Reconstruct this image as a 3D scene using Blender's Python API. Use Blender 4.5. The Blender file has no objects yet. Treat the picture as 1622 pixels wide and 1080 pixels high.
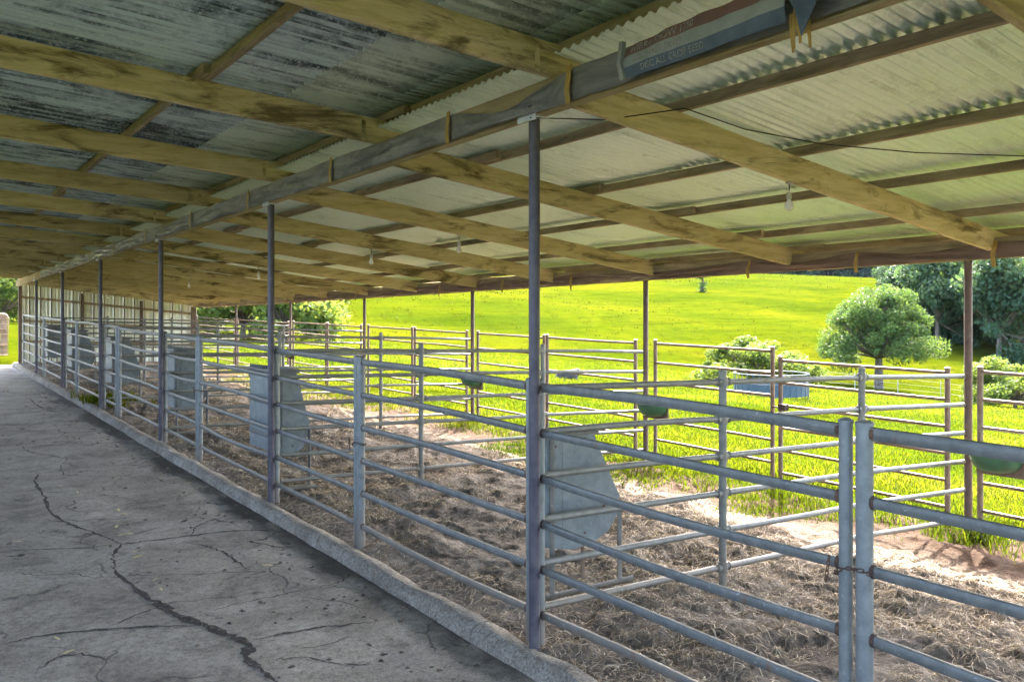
import bpy, math, random
import numpy as np
from mathutils import Vector, Matrix

random.seed(7); RNG = np.random.default_rng(7)
SC = bpy.context.scene
COL = SC.collection

# ------------------------------------------------------------------ camera
F_PX, W_PX, H_PX, CX, HY = 1354.0, 1622.0, 1080.0, 811.0, 494.0
YAW = math.atan((CX + 162) / F_PX)
CA, SA = math.cos(YAW), math.sin(YAW)
ZC = 2.0
cam_d = bpy.data.cameras.new('camera')
cam = bpy.data.objects.new('camera', cam_d); COL.objects.link(cam)
cam.location = (0, 0, ZC)
cam.rotation_euler = (math.radians(90), 0, -YAW)
cam_d.sensor_width = 36; cam_d.lens = 36 * F_PX / W_PX
cam_d.shift_y = -(H_PX / 2 - HY) / W_PX
cam_d.clip_start = .05; cam_d.clip_end = 3000
SC.camera = cam

# ------------------------------------------------------------------ sky, sun, exposure
SUN_EL = math.radians(47); SUN_DIR = Vector((.80 * math.cos(SUN_EL), .60 * math.cos(SUN_EL), math.sin(SUN_EL)))
world = bpy.data.worlds.new('World'); SC.world = world; world.use_nodes = True
wn = world.node_tree; wn.nodes.clear()
wo = wn.nodes.new('ShaderNodeOutputWorld'); wb = wn.nodes.new('ShaderNodeBackground'); ws = wn.nodes.new('ShaderNodeTexSky')
ws.sky_type = 'NISHITA'; ws.sun_disc = False; ws.sun_elevation = SUN_EL
ws.sun_rotation = math.atan2(SUN_DIR.x, SUN_DIR.y); ws.air_density = .75; ws.dust_density = 5.0; ws.ozone_density = .4
wb.inputs['Strength'].default_value = .15
wn.links.new(ws.outputs[0], wb.inputs[0]); wn.links.new(wb.outputs[0], wo.inputs[0])
sl = bpy.data.lights.new('sun', 'SUN'); sl.energy = 2.3; sl.angle = math.radians(.53); sl.color = (1, .95, .86)
so = bpy.data.objects.new('sun', sl); COL.objects.link(so); so.location = (30, 20, 60)
so.rotation_euler = SUN_DIR.to_track_quat('Z', 'Y').to_euler()
SC.view_settings.view_transform = 'Standard'; SC.view_settings.look = 'None'
SC.view_settings.exposure = 4.15; SC.view_settings.gamma = 1
SC.view_settings.use_curve_mapping = False
SC.render.engine = 'CYCLES'
SC.cycles.use_denoising = True
SC.cycles.max_bounces = 10; SC.cycles.diffuse_bounces = 6; SC.cycles.glossy_bounces = 3
SC.cycles.transparent_max_bounces = 8
SC.cycles.sample_clamp_indirect = 6

# ------------------------------------------------------------------ pixel rays (a pixel gives a direction; the surface gives the distance)
def ray(x, y):
    u = (x - CX) / F_PX; v = (HY - y) / F_PX
    return SA + u * CA, CA - u * SA, v
def on(x, y, f):
    r = ray(x, y); lo, hi = .3, 400
    g = lambda t: ZC + r[2] * t - f(r[0] * t, r[1] * t)
    s0 = g(lo) < 0
    for _ in range(60):
        m = (lo + hi) / 2
        if (g(m) < 0) == s0: lo = m
        else: hi = m
    return Vector((r[0] * lo, r[1] * lo, ZC + r[2] * lo))
def at_depth(x, D):
    u = (x - CX) / F_PX
    return D * (SA + u * CA), D * (CA - u * SA)

# ------------------------------------------------------------------ the place: heights
def smooth(a, b, x):
    t = np.clip((np.asarray(x, float) - a) / (b - a), 0, 1); return t * t * (3 - 2 * t)
def gz(X, Y): return .09 + .0137 * (Y - 3.9) - .026 * (X - 3.06)      # dirt in the pens
def fz(Y): return .0137 * (Y - 3.9)                                   # concrete aisle
def rL(X, Y): return 3.263 - .07 * (X - 2.94) - .0125 * (Y - 5.8)     # rafter undersides
def rR(X, Y): return 3.067 - .125 * (X - 3.58) - .0125 * (Y - 3.65)
def beam_z(Y): return 3.105 - .0127 * (Y - 3.9)
def eave_z(Y): return 2.466 - .0125 * (Y - 3.9)
def _h(ix, iy, s):
    n = (ix * 374761393 + iy * 668265263 + s * 974634777) & 0xffffffff
    n = ((n ^ (n >> 13)) * 1274126177) & 0xffffffff
    return ((n ^ (n >> 16)) & 0xffff) / 65535.0
def vnoise(x, y, s=0):
    x = np.asarray(x, float); y = np.asarray(y, float)
    x0 = np.floor(x); y0 = np.floor(y); fx = x - x0; fy = y - y0
    fx = fx * fx * (3 - 2 * fx); fy = fy * fy * (3 - 2 * fy)
    ix = x0.astype(np.int64); iy = y0.astype(np.int64)
    a = _h(ix, iy, s); b = _h(ix + 1, iy, s); c = _h(ix, iy + 1, s); d = _h(ix + 1, iy + 1, s)
    return (a * (1 - fx) + b * fx) * (1 - fy) + (c * (1 - fx) + d * fx) * fy - .5
def fbm(x, y, s=0, o=4):
    r = 0; a = 1
    for k in range(o):
        r = r + a * vnoise(np.asarray(x) * 2 ** k, np.asarray(y) * 2 ** k, s + k); a *= .5
    return r
def terrain(X, Y):
    X = np.asarray(X, float); Y = np.asarray(Y, float)
    D = X * SA + Y * CA; L = X * CA - Y * SA
    k = np.where(D > 62, 62 / np.maximum(D, 1), 1.0)
    Xc, Yc = X * k, Y * k
    t = np.maximum(Xc - 9, 0)
    z = .09 + .0137 * (Yc - 3.9) - .026 * (np.maximum(Xc, 3.06) - 3.06) - .087 * t * t / (t + 12)
    u = L / np.maximum(D, 1)
    m = smooth(-.30, -.20, u) * (1 - .35 * smooth(.50, .75, u))
    e = D - 62
    rise = .099 * (np.sqrt(e * e + 120) + e) / 2
    cap = 34.0
    rise = np.where(D > 0, cap * (1 - np.exp(-rise / cap * 1.15)) , 0)
    z = z + np.where(D > 20, rise * m, 0)
    far = smooth(12, 60, D)
    z = z + fbm(X * .035, Y * .035, 5, 3) * .9 * far * smooth(40, 110, D) * m + fbm(X * .35, Y * .35, 9, 3) * .10 * smooth(9.5, 12, X)
    # sunk below the slab and the dirt sheet of the shed
    inside = (1 - smooth(8.3, 9.0, X)) * smooth(-3.9, -3.3, X) * (1 - smooth(30.2, 31.2, Y)) * smooth(-6.5, -5.6, Y)
    return z - .35 * inside - .10 * (1 - smooth(-4.5, 2.0, X))

# ------------------------------------------------------------------ material helpers
def mat(name, rough=.7, metal=0, spec=.4):
    m = bpy.data.materials.new(name); m.use_nodes = True
    b = m.node_tree.nodes['Principled BSDF']
    b.inputs['Roughness'].default_value = rough; b.inputs['Metallic'].default_value = metal
    b.inputs['Specular IOR Level'].default_value = spec
    return m, m.node_tree, b
def nd(nt, t, **k):
    n = nt.nodes.new(t)
    for a, v in k.items():
        if a.startswith('i_'):
            key = a[2:]
            n.inputs[int(key) if key.isdigit() else key].default_value = v
        else: setattr(n, a, v)
    return n
def ramp(nt, fac, stops, interp='LINEAR'):
    r = nd(nt, 'ShaderNodeValToRGB'); r.color_ramp.interpolation = interp
    e = r.color_ramp.elements
    while len(e) > 1: e.remove(e[0])
    for i, (p, c) in enumerate(stops):
        x = e[0] if i == 0 else e.new(p)
        x.position = p; x.color = (*c, 1) if len(c) == 3 else c
    nt.links.new(fac, r.inputs[0]); return r.outputs[0]
def coords(nt, scale=(1, 1, 1), kind='Object', rot=(0, 0, 0)):
    t = nd(nt, 'ShaderNodeTexCoord'); m = nd(nt, 'ShaderNodeMapping')
    m.inputs['Scale'].default_value = scale; m.inputs['Rotation'].default_value = rot
    if kind == 'World':
        g = nd(nt, 'ShaderNodeNewGeometry'); nt.links.new(g.outputs['Position'], m.inputs[0])
    else: nt.links.new(t.outputs[kind], m.inputs[0])
    return m.outputs[0]
def noise(nt, vec, scale, detail=6, rough=.6, dist=0):
    n = nd(nt, 'ShaderNodeTexNoise', i_Scale=scale, i_Detail=detail, i_Roughness=rough, i_Distortion=dist)
    nt.links.new(vec, n.inputs['Vector']); return n.outputs['Fac']
def mix(nt, fac, a, b, mode='MIX'):
    m = nd(nt, 'ShaderNodeMix', data_type='RGBA', blend_type=mode)
    for s, v in ((0, fac), (6, a), (7, b)):
        if hasattr(v, 'is_linked') or hasattr(v, 'links'): nt.links.new(v, m.inputs[s])
        else: m.inputs[s].default_value = v if s == 0 else (*v, 1)
    return m.outputs[2]
def mth(nt, op, a, b=0, c=0):
    m = nd(nt, 'ShaderNodeMath', operation=op)
    for i, v in enumerate((a, b, c)):
        if hasattr(v, 'links'): nt.links.new(v, m.inputs[i])
        else: m.inputs[i].default_value = v
    return m.outputs[0]
def bump(nt, b, h, strength=.5, dist=.01):
    n = nd(nt, 'ShaderNodeBump', i_Strength=strength, i_Distance=dist)
    nt.links.new(h, n.inputs['Height']); nt.links.new(n.outputs[0], b.inputs['Normal'])
def rnd(nt):
    return nd(nt, 'ShaderNodeObjectInfo').outputs['Random']
def sepx(nt, vec):
    s = nd(nt, 'ShaderNodeSeparateXYZ'); nt.links.new(vec, s.inputs[0]); return s.outputs

M = {}
def m_timber(name, cols, rough=.85, stretch=(1, 1, 1), stain=.78, wet=(.055, .034, .012)):
    m, nt, b = mat(name, rough, 0, .15)
    def shifted(sc):
        a_ = nd(nt, 'ShaderNodeVectorMath', operation='ADD'); cb_ = nd(nt, 'ShaderNodeCombineXYZ')
        rr_ = mth(nt, 'MULTIPLY', rnd(nt), 61.0)
        for q_ in range(3): nt.links.new(rr_, cb_.inputs[q_])
        nt.links.new(coords(nt, sc, 'World'), a_.inputs[0]); nt.links.new(cb_.outputs[0], a_.inputs[1]); return a_.outputs[0]
    v = shifted(stretch)
    g = noise(nt, v, 9, 8, .7, .5)
    c = ramp(nt, g, [(.25, cols[0]), (.5, cols[1]), (.75, cols[2])])
    s = noise(nt, shifted((.55, .55, 2.4)), 2.3, 8, .7, .8)
    f = ramp(nt, s, [(.52, (0, 0, 0)), (.64, (1, 1, 1))])
    c2 = mix(nt, mth(nt, 'MULTIPLY', f, stain), c, wet)
    r = mix(nt, mth(nt, 'MULTIPLY', rnd(nt), .6), c2, (.6, .56, .5), 'MULTIPLY')
    nt.links.new(r, b.inputs['Base Color'])
    bump(nt, b, g, .6, .008)
    return m
M['rafter'] = m_timber('rafter_timber', [(.34, .275, .135), (.58, .485, .265), (.72, .635, .41)], stretch=(.25, 2.2, 2.2))
M['purlin'] = m_timber('purlin_timber', [(.18, .14, .085), (.36, .29, .18), (.52, .44, .30)], stretch=(2.2, .25, 2.2), stain=.35)
M['beam'] = m_timber('beam_timber', [(.20, .16, .09), (.34, .28, .16), (.46, .40, .25)], stretch=(2.2, .25, 2.2), stain=.3)
M['post_wood'] = m_timber('weathered_post', [(.09, .06, .045), (.16, .115, .085), (.22, .17, .13)], stretch=(2, 2, .3), stain=.3)

def m_sheet(name, light, dark, amount, hi, rough=.34, metal=.35):
    m, nt, b = mat(name, rough, metal, .5)
    v = coords(nt, (.8, 1.15, 1), 'World')
    n1 = noise(nt, v, 2.4, 10, .74, .7)
    n2 = noise(nt, coords(nt, (.35, 9.0, 1), 'World'), 2.6, 4, .6)  # streaks along the ribs, painting in their light and dark bands
    n3 = noise(nt, coords(nt, (1, 1, 1), 'World'), 38, 4, .7)
    k = mth(nt, 'ADD', mth(nt, 'MULTIPLY', rnd(nt), .10), mth(nt, 'ADD', mth(nt, 'MULTIPLY', n1, .62), mth(nt, 'MULTIPLY', n2, .48)))
    f = ramp(nt, k, [(amount, (0, 0, 0)), (amount + .15, (1, 1, 1))])
    c = mix(nt, f, light, dark)
    c = mix(nt, ramp(nt, n3, [(.52, (0, 0, 0)), (.70, (.8, .8, .8))]), c, hi)
    rs = ramp(nt, noise(nt, coords(nt, (.6, .6, 1), 'World'), 3.1, 7, .75, .8), [(.66, (0, 0, 0)), (.72, (1, 1, 1))])
    c = mix(nt, mth(nt, 'MULTIPLY', rs, .55), c, (.13, .055, .025))
    nt.links.new(c, b.inputs['Base Color'])
    bump(nt, b, n3, .15, .003)
    return m
M['sheet_pale'] = m_sheet('corrugated_iron_pale', (.62, .76, .65), (.36, .47, .37), .64, (.74, .85, .76))
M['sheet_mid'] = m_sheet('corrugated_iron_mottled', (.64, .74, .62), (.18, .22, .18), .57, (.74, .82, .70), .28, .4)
M['sheet_old_shaded'] = m_sheet('corrugated_iron_weathered_shaded', (.62, .75, .71), (.07, .10, .10), .54, (.74, .84, .80), .24, .45)  # weathered iron, made darker to carry the left roof's shade as well
M['wall_sheet'] = m_sheet('wall_cladding', (.74, .76, .63), (.58, .60, .48), .62, (.78, .80, .68))

def m_galv(name, a, c_, rustamt=.68, rough=.45, metal=.25, mud=False):
    m, nt, b = mat(name, rough, metal, .5)
    v = coords(nt, (1, 1, 1), 'World')
    n1 = noise(nt, v, 14, 6, .65)
    n2 = noise(nt, coords(nt, (1, 1, .5), 'World'), 5, 6, .7, .5)
    c = ramp(nt, n1, [(.3, a), (.7, c_)])
    r = ramp(nt, n2, [(rustamt, (0, 0, 0)), (rustamt + .07, (1, 1, 1))])
    c = mix(nt, mth(nt, 'MULTIPLY', r, .8), c, (.16, .085, .045))
    if mud:
        z_ = sepx(nt, v)[2]
        md = ramp(nt, mth(nt, 'ADD', z_, mth(nt, 'MULTIPLY', noise(nt, v, 16, 6, .75), .9)), [(.62, (1, 1, 1)), (.92, (0, 0, 0))])
        c = mix(nt, mth(nt, 'MULTIPLY', md, .6), c, (.20, .155, .11))
        n5 = noise(nt, v, 45, 4, .7)
        c = mix(nt, mth(nt, 'MULTIPLY', ramp(nt, n5, [(.62, (0, 0, 0)), (.70, (1, 1, 1))]), .6), c, (.42, .43, .41))
    nt.links.new(c, b.inputs['Base Color']); bump(nt, b, n1, .12, .002)
    return m
M['galv'] = m_galv('galvanised_steel', (.10, .105, .10), (.18, .185, .175), .62, .5, .2, True)
M['galv_post'] = m_galv('galvanised_post', (.155, .17, .17), (.25, .268, .262), .66, .5, .2, True)
M['pipe'] = m_galv('pipe_steel', (.155, .158, .14), (.26, .26, .23), .62, .5, .2, True)
M['brown_pipe'] = m_galv('rusty_brown_pipe', (.13, .085, .055), (.24, .17, .115), .60, .6, .1)
M['dark_post'] = m_galv('dark_painted_post', (.055, .050, .070), (.115, .105, .12), .66, .55, .15)
M['brown_post'] = m_galv('brown_painted_post', (.085, .052, .038), (.15, .10, .075), .62, .6, .1)
M['feeder'] = m_galv('feeder_galvanised_sheet', (.13, .16, .172), (.225, .26, .268), .68, .5, .25, True)
M['rust'] = m_galv('rusty_chain', (.06, .035, .025), (.13, .08, .06), .5, .75, .2)
M['trough_green'] = m_galv('green_plastic', (.020, .080, .042), (.034, .13, .072), .9, .4, 0)
M['ring_blue'] = m_galv('blue_grey_sheet', (.025, .05, .068), (.05, .085, .105), .75, .5, .1)

def m_concrete():
    m, nt, b = mat('concrete_slab', .82, 0, .25)
    v = coords(nt, (1, 1, 1), 'World')
    n1 = noise(nt, v, 1.6, 9, .7, .5); n2 = noise(nt, v, 75, 4, .7); n3 = noise(nt, v, 4.2, 7, .7, .3)
    c = ramp(nt, n1, [(.30, (.145, .123, .098)), (.46, (.275, .243, .20)), (.68, (.40, .36, .30))])
    c = mix(nt, .45, c, ramp(nt, n2, [(.32, (.10, .10, .10)), (.5, (.42, .42, .42)), (.68, (.72, .72, .72))]), 'OVERLAY')
    n4 = noise(nt, v, 22, 5, .75)
    c = mix(nt, .55, c, ramp(nt, n4, [(.33, (.16, .16, .16)), (.5, (.5, .5, .5)), (.7, (.66, .66, .64))]), 'OVERLAY')
    st = ramp(nt, n3, [(.56, (0, 0, 0)), (.70, (1, 1, 1))])
    c = mix(nt, mth(nt, 'MULTIPLY', st, .55), c, (.055, .045, .04))
    # damp silt lying against the kerb, ragged edge
    x = sepx(nt, v)[0]
    e = mth(nt, 'ADD', x, mth(nt, 'MULTIPLY', mth(nt, 'SUBTRACT', noise(nt, coords(nt, (1, .45, 1), 'World'), 1.5, 6, .6, .5), .5), 1.25))
    k = ramp(nt, mth(nt, 'SUBTRACT', e, 2.0), [(.62, (0, 0, 0)), (.74, (1, 1, 1))])
    c = mix(nt, mth(nt, 'MULTIPLY', k, .82), c, (.045, .036, .03))
    # hairline crazing
    w = nd(nt, 'ShaderNodeTexVoronoi', feature='DISTANCE_TO_EDGE', i_Scale=.75)
    wv = nd(nt, 'ShaderNodeVectorMath', operation='ADD')
    nn = nd(nt, 'ShaderNodeTexNoise', i_Scale=2.2, i_Detail=6); nt.links.new(v, nn.inputs['Vector'])
    sc_ = nd(nt, 'ShaderNodeVectorMath', operation='SCALE', i_Scale=.45); nt.links.new(nn.outputs['Color'], sc_.inputs[0])
    nt.links.new(v, wv.inputs[0]); nt.links.new(sc_.outputs[0], wv.inputs[1]); nt.links.new(wv.outputs[0], w.inputs['Vector'])
    cr = ramp(nt, w.outputs['Distance'], [(.0, (1, 1, 1)), (.009, (0, 0, 0))])
    gate = ramp(nt, noise(nt, v, 1.7, 3), [(.44, (0, 0, 0)), (.54, (1, 1, 1))])
    crk = mth(nt, 'MULTIPLY', cr, gate)
    c = mix(nt, mth(nt, 'MULTIPLY', crk, .8), c, (.05, .045, .045))
    nt.links.new(c, b.inputs['Base Color'])
    rr = ramp(nt, k, [(0, (.85, .85, .85)), (1, (.6, .6, .6))]); nt.links.new(rr, b.inputs['Roughness'])
    bump(nt, b, mth(nt, 'SUBTRACT', n2, mth(nt, 'MULTIPLY', crk, 2)), .6, .006)
    return m
M['concrete'] = m_concrete()
def m_kerb():
    m, nt, b = mat('kerb_concrete', .9, 0, .2)
    v = coords(nt, (1, 1, 1), 'World')
    n1 = noise(nt, v, 3, 7, .7); n2 = noise(nt, v, 60, 4, .7)
    c = ramp(nt, n1, [(.3, (.19, .162, .13)), (.55, (.32, .285, .235)), (.75, (.44, .40, .335))])
    c = mix(nt, .85, c, ramp(nt, n2, [(.3, (.12, .12, .12)), (.5, (.45, .45, .45)), (.7, (.72, .72, .72))]), 'OVERLAY')
    n3 = noise(nt, v, 11, 7, .75, .5)
    c = mix(nt, mth(nt, 'MULTIPLY', ramp(nt, n3, [(.52, (0, 0, 0)), (.66, (1, 1, 1))]), .7), c, (.10, .075, .055))
    nt.links.new(c, b.inputs['Base Color']); bump(nt, b, mth(nt, 'ADD', n3, mth(nt, 'MULTIPLY', n2, .5)), .7, .012)
    return m
M['kerb'] = m_kerb()
def m_flat(name, stops, scale=6, rough=.9, bstr=.4, bd=.01, spec=.2):
    m, nt, b = mat(name, rough, 0, spec)
    v = coords(nt, (1, 1, 1), 'World'); n = noise(nt, v, scale, 7, .68, .2)
    nt.links.new(ramp(nt, n, stops), b.inputs['Base Color']); bump(nt, b, n, bstr, bd)
    return m
M['crack'] = m_flat('crack_silt', [(.3, (.030, .026, .026)), (.7, (.085, .072, .066))], 20, .95)
def _rag(m, sc, lo, hi):
    nt = m.node_tree; b = nt.nodes['Principled BSDF']
    nt.links.new(ramp(nt, noise(nt, coords(nt, (1, 1, 1), 'World'), sc, 6, .75), [(lo, (0, 0, 0)), (hi, (1, 1, 1))]), b.inputs['Alpha'])
_rag(M['crack'], 28, .36, .50)
M['stain'] = m_flat('silt_stain', [(.3, (.05, .04, .038)), (.7, (.11, .09, .08))], 20, .95); _rag(M['stain'], 14, .40, .62)
def m_dirt():
    m, nt, b = mat('pen_dirt', .95, 0, .1)
    v = coords(nt, (1, 1, 1), 'World')
    n1 = noise(nt, v, 2.1, 7, .65, .3); n2 = noise(nt, v, 24, 6, .75)
    c = ramp(nt, n1, [(.3, (.105, .084, .066)), (.5, (.22, .185, .148)), (.7, (.36, .31, .255))])
    c = mix(nt, .9, c, ramp(nt, n2, [(.32, (.14, .14, .14)), (.5, (.48, .48, .48)), (.68, (.74, .74, .74))]), 'OVERLAY')
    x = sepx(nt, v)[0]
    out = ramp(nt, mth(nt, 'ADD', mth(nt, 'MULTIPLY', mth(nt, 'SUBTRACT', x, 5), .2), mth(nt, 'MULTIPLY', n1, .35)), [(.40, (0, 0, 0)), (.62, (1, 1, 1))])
    c = mix(nt, out, c, mix(nt, n2, (.047, .026, .016), (.094, .057, .036)))  # same dirt, darkened outwards to tone down the sunlit strip
    nt.links.new(c, b.inputs['Base Color']); bump(nt, b, n2, 1.0, .045)
    return m
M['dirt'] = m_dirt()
def m_leafy(name, stops, trans=.45, attr=True, rough=.55, vary=False):
    m = bpy.data.materials.new(name); m.use_nodes = True; nt = m.node_tree; nt.nodes.clear()
    o = nd(nt, 'ShaderNodeOutputMaterial'); d = nd(nt, 'ShaderNodeBsdfPrincipled'); t = nd(nt, 'ShaderNodeBsdfTranslucent'); x = nd(nt, 'ShaderNodeMixShader')
    d.inputs['Roughness'].default_value = rough; d.inputs['Specular IOR Level'].default_value = .08
    a = nd(nt, 'ShaderNodeAttribute', attribute_name='tint')
    c = ramp(nt, a.outputs['Fac'], stops)
    c = mix(nt, 1.0, c, ramp(nt, rnd(nt), [(0, (.62, .72, .80)), (.5, (1, 1, 1)), (1, (1.2, 1.15, 1.0))]), 'MULTIPLY') if vary else c
    nt.links.new(c, d.inputs['Base Color'])
    tc = mix(nt, 1.0, c, (1.25, 1.15, .55), 'MULTIPLY'); nt.links.new(tc, t.inputs[0])
    x.inputs[0].default_value = trans
    nt.links.new(d.outputs[0], x.inputs[1]); nt.links.new(t.outputs[0], x.inputs[2]); nt.links.new(x.outputs[0], o.inputs[0])
    return m
M['grass'] = m_leafy('grass_blades', [(0, (.020, .046, .005)), (.45, (.054, .082, .005)), (.85, (.088, .104, .008)), (1, (.16, .145, .045))], .6)
M['tussock'] = m_leafy('tussock_grass', [(0, (.030, .044, .004)), (1, (.050, .062, .006))], .35)
M['leaf_gum'] = m_leafy('leaf_grey_green', [(0, (.032, .075, .030)), (.6, (.065, .115, .036)), (1, (.125, .165, .045))], .45)
M['leaf_bush'] = m_leafy('leaf_bright_green', [(0, (.06, .10, .025)), (.6, (.105, .155, .038)), (1, (.15, .19, .05))], .5)
M['leaf_forest'] = m_leafy('leaf_forest', [(0, (.022, .052, .040)), (.6, (.045, .088, .055)), (1, (.095, .14, .065))], .4, vary=True)
def m_pasture():
    m, nt, b = mat('pasture', 1, 0, 0)
    v = coords(nt, (1, 1, 1), 'World')
    n1 = noise(nt, v, .05, 7, .65, .4); n2 = noise(nt, coords(nt, (1, 1, 1), 'World'), .9, 8, .75); n3 = noise(nt, v, 9, 5, .75)
    c = ramp(nt, n1, [(.32, (.022, .036, .002)), (.48, (.036, .048, .002)), (.68, (.057, .059, .003))])
    c = mix(nt, .8, c, ramp(nt, n2, [(.30, (.22, .25, .2)), (.46, (.5, .5, .5)), (.70, (.66, .62, .5))]), 'OVERLAY')
    ns = noise(nt, coords(nt, (CA * .08, .5, 1), 'World', (0, 0, YAW)), 1.0, 6, .7, .3)
    c = mix(nt, .6, c, ramp(nt, ns, [(.33, (.22, .26, .2)), (.5, (.5, .5, .5)), (.66, (.62, .58, .5))]), 'OVERLAY')
    c = mix(nt, .45, c, ramp(nt, n3, [(.3, (.28, .3, .25)), (.7, (.6, .6, .55))]), 'OVERLAY')
    nt.links.new(c, b.inputs['Base Color']); bump(nt, b, mth(nt, 'ADD', n2, mth(nt, 'MULTIPLY', n3, .3)), .9, .35)
    return m
M['pasture'] = m_pasture()
M['straw'] = m_leafy('dry_straw', [(0, (.22, .165, .12)), (.5, (.44, .36, .27)), (1, (.66, .58, .46))], .2)
M['bark'] = m_flat('bark', [(.3, (.07, .055, .042)), (.7, (.19, .155, .12))], 7, .95, .7, .03)
def m_wrap(name, a, c_, streak):
    m, nt, b = mat(name, .5, 0, .4)
    v = coords(nt, (1, .35, 1.4), 'World'); n = noise(nt, v, 6, 7, .7, .8)
    c = ramp(nt, n, [(.32, a), (.6, c_)])
    s = ramp(nt, noise(nt, coords(nt, (1, .5, 7), 'World'), 2.2, 4), [(.63, (0, 0, 0)), (.68, (1, 1, 1))])
    c = mix(nt, mth(nt, 'MULTIPLY', s, .5), c, streak)
    nt.links.new(c, b.inputs['Base Color']); bump(nt, b, n, .3, .01)
    return m
M['wrap_grey'] = m_wrap('grey_plastic_wrap', (.07, .07, .07), (.23, .225, .21), (.40, .39, .36))
M['wrap_brown'] = m_wrap('brown_plastic_wrap', (.10, .062, .045), (.19, .125, .09), (.36, .30, .24))
M['strap'] = m_flat('yellow_strap', [(.3, (.30, .19, .045)), (.7, (.44, .30, .09))], 15, .6)
M['banner_red'] = m_flat('faded_red_banner', [(.3, (.15, .09, .075)), (.7, (.23, .13, .11))], 9, .6)
M['banner_white'] = m_flat('faded_white_banner', [(.3, (.22, .24, .23)), (.7, (.33, .35, .33))], 9, .6)
M['banner_blue'] = m_flat('faded_blue_banner', [(.3, (.075, .10, .14)), (.7, (.13, .165, .215))], 9, .6)
M['ink'] = m_flat('white_lettering', [(.38, (.14, .14, .13)), (.60, (.42, .42, .39))], 60, .7)
M['plate'] = m_galv('galvanised_plate', (.45, .50, .54), (.60, .65, .68), .8)
M['hole'] = m_flat('bolt_steel', [(.3, (.03, .03, .03)), (.7, (.07, .06, .055))], 30, .6)
M['cable'] = m_flat('black_cable', [(.3, (.015, .015, .015)), (.7, (.03, .03, .03))], 30, .6)
M['socket'] = m_flat('bulb_socket', [(.3, (.35, .33, .26)), (.7, (.5, .48, .4))], 30, .5)
mb, nt_, b_ = mat('bulb_glass', .12, 0, .5); b_.inputs['Base Color'].default_value = (.78, .75, .62, 1); b_.inputs['Transmission Weight'].default_value = .25; M['bulb'] = mb
M['leaf_fall'] = m_flat('fallen_leaf', [(.3, (.50, .38, .17)), (.7, (.70, .58, .32))], 40, .8)
M['hide'] = m_flat('grey_hide', [(.3, (.025, .022, .02)), (.5, (.055, .05, .045)), (.7, (.12, .11, .10))], 5, .8)
M['dark_hide'] = m_flat('dark_hide', [(.3, (.02, .018, .016)), (.7, (.05, .045, .04))], 8, .8)
M['wire'] = m_galv('fence_wire', (.30, .31, .30), (.4, .41, .4), .8)

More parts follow.
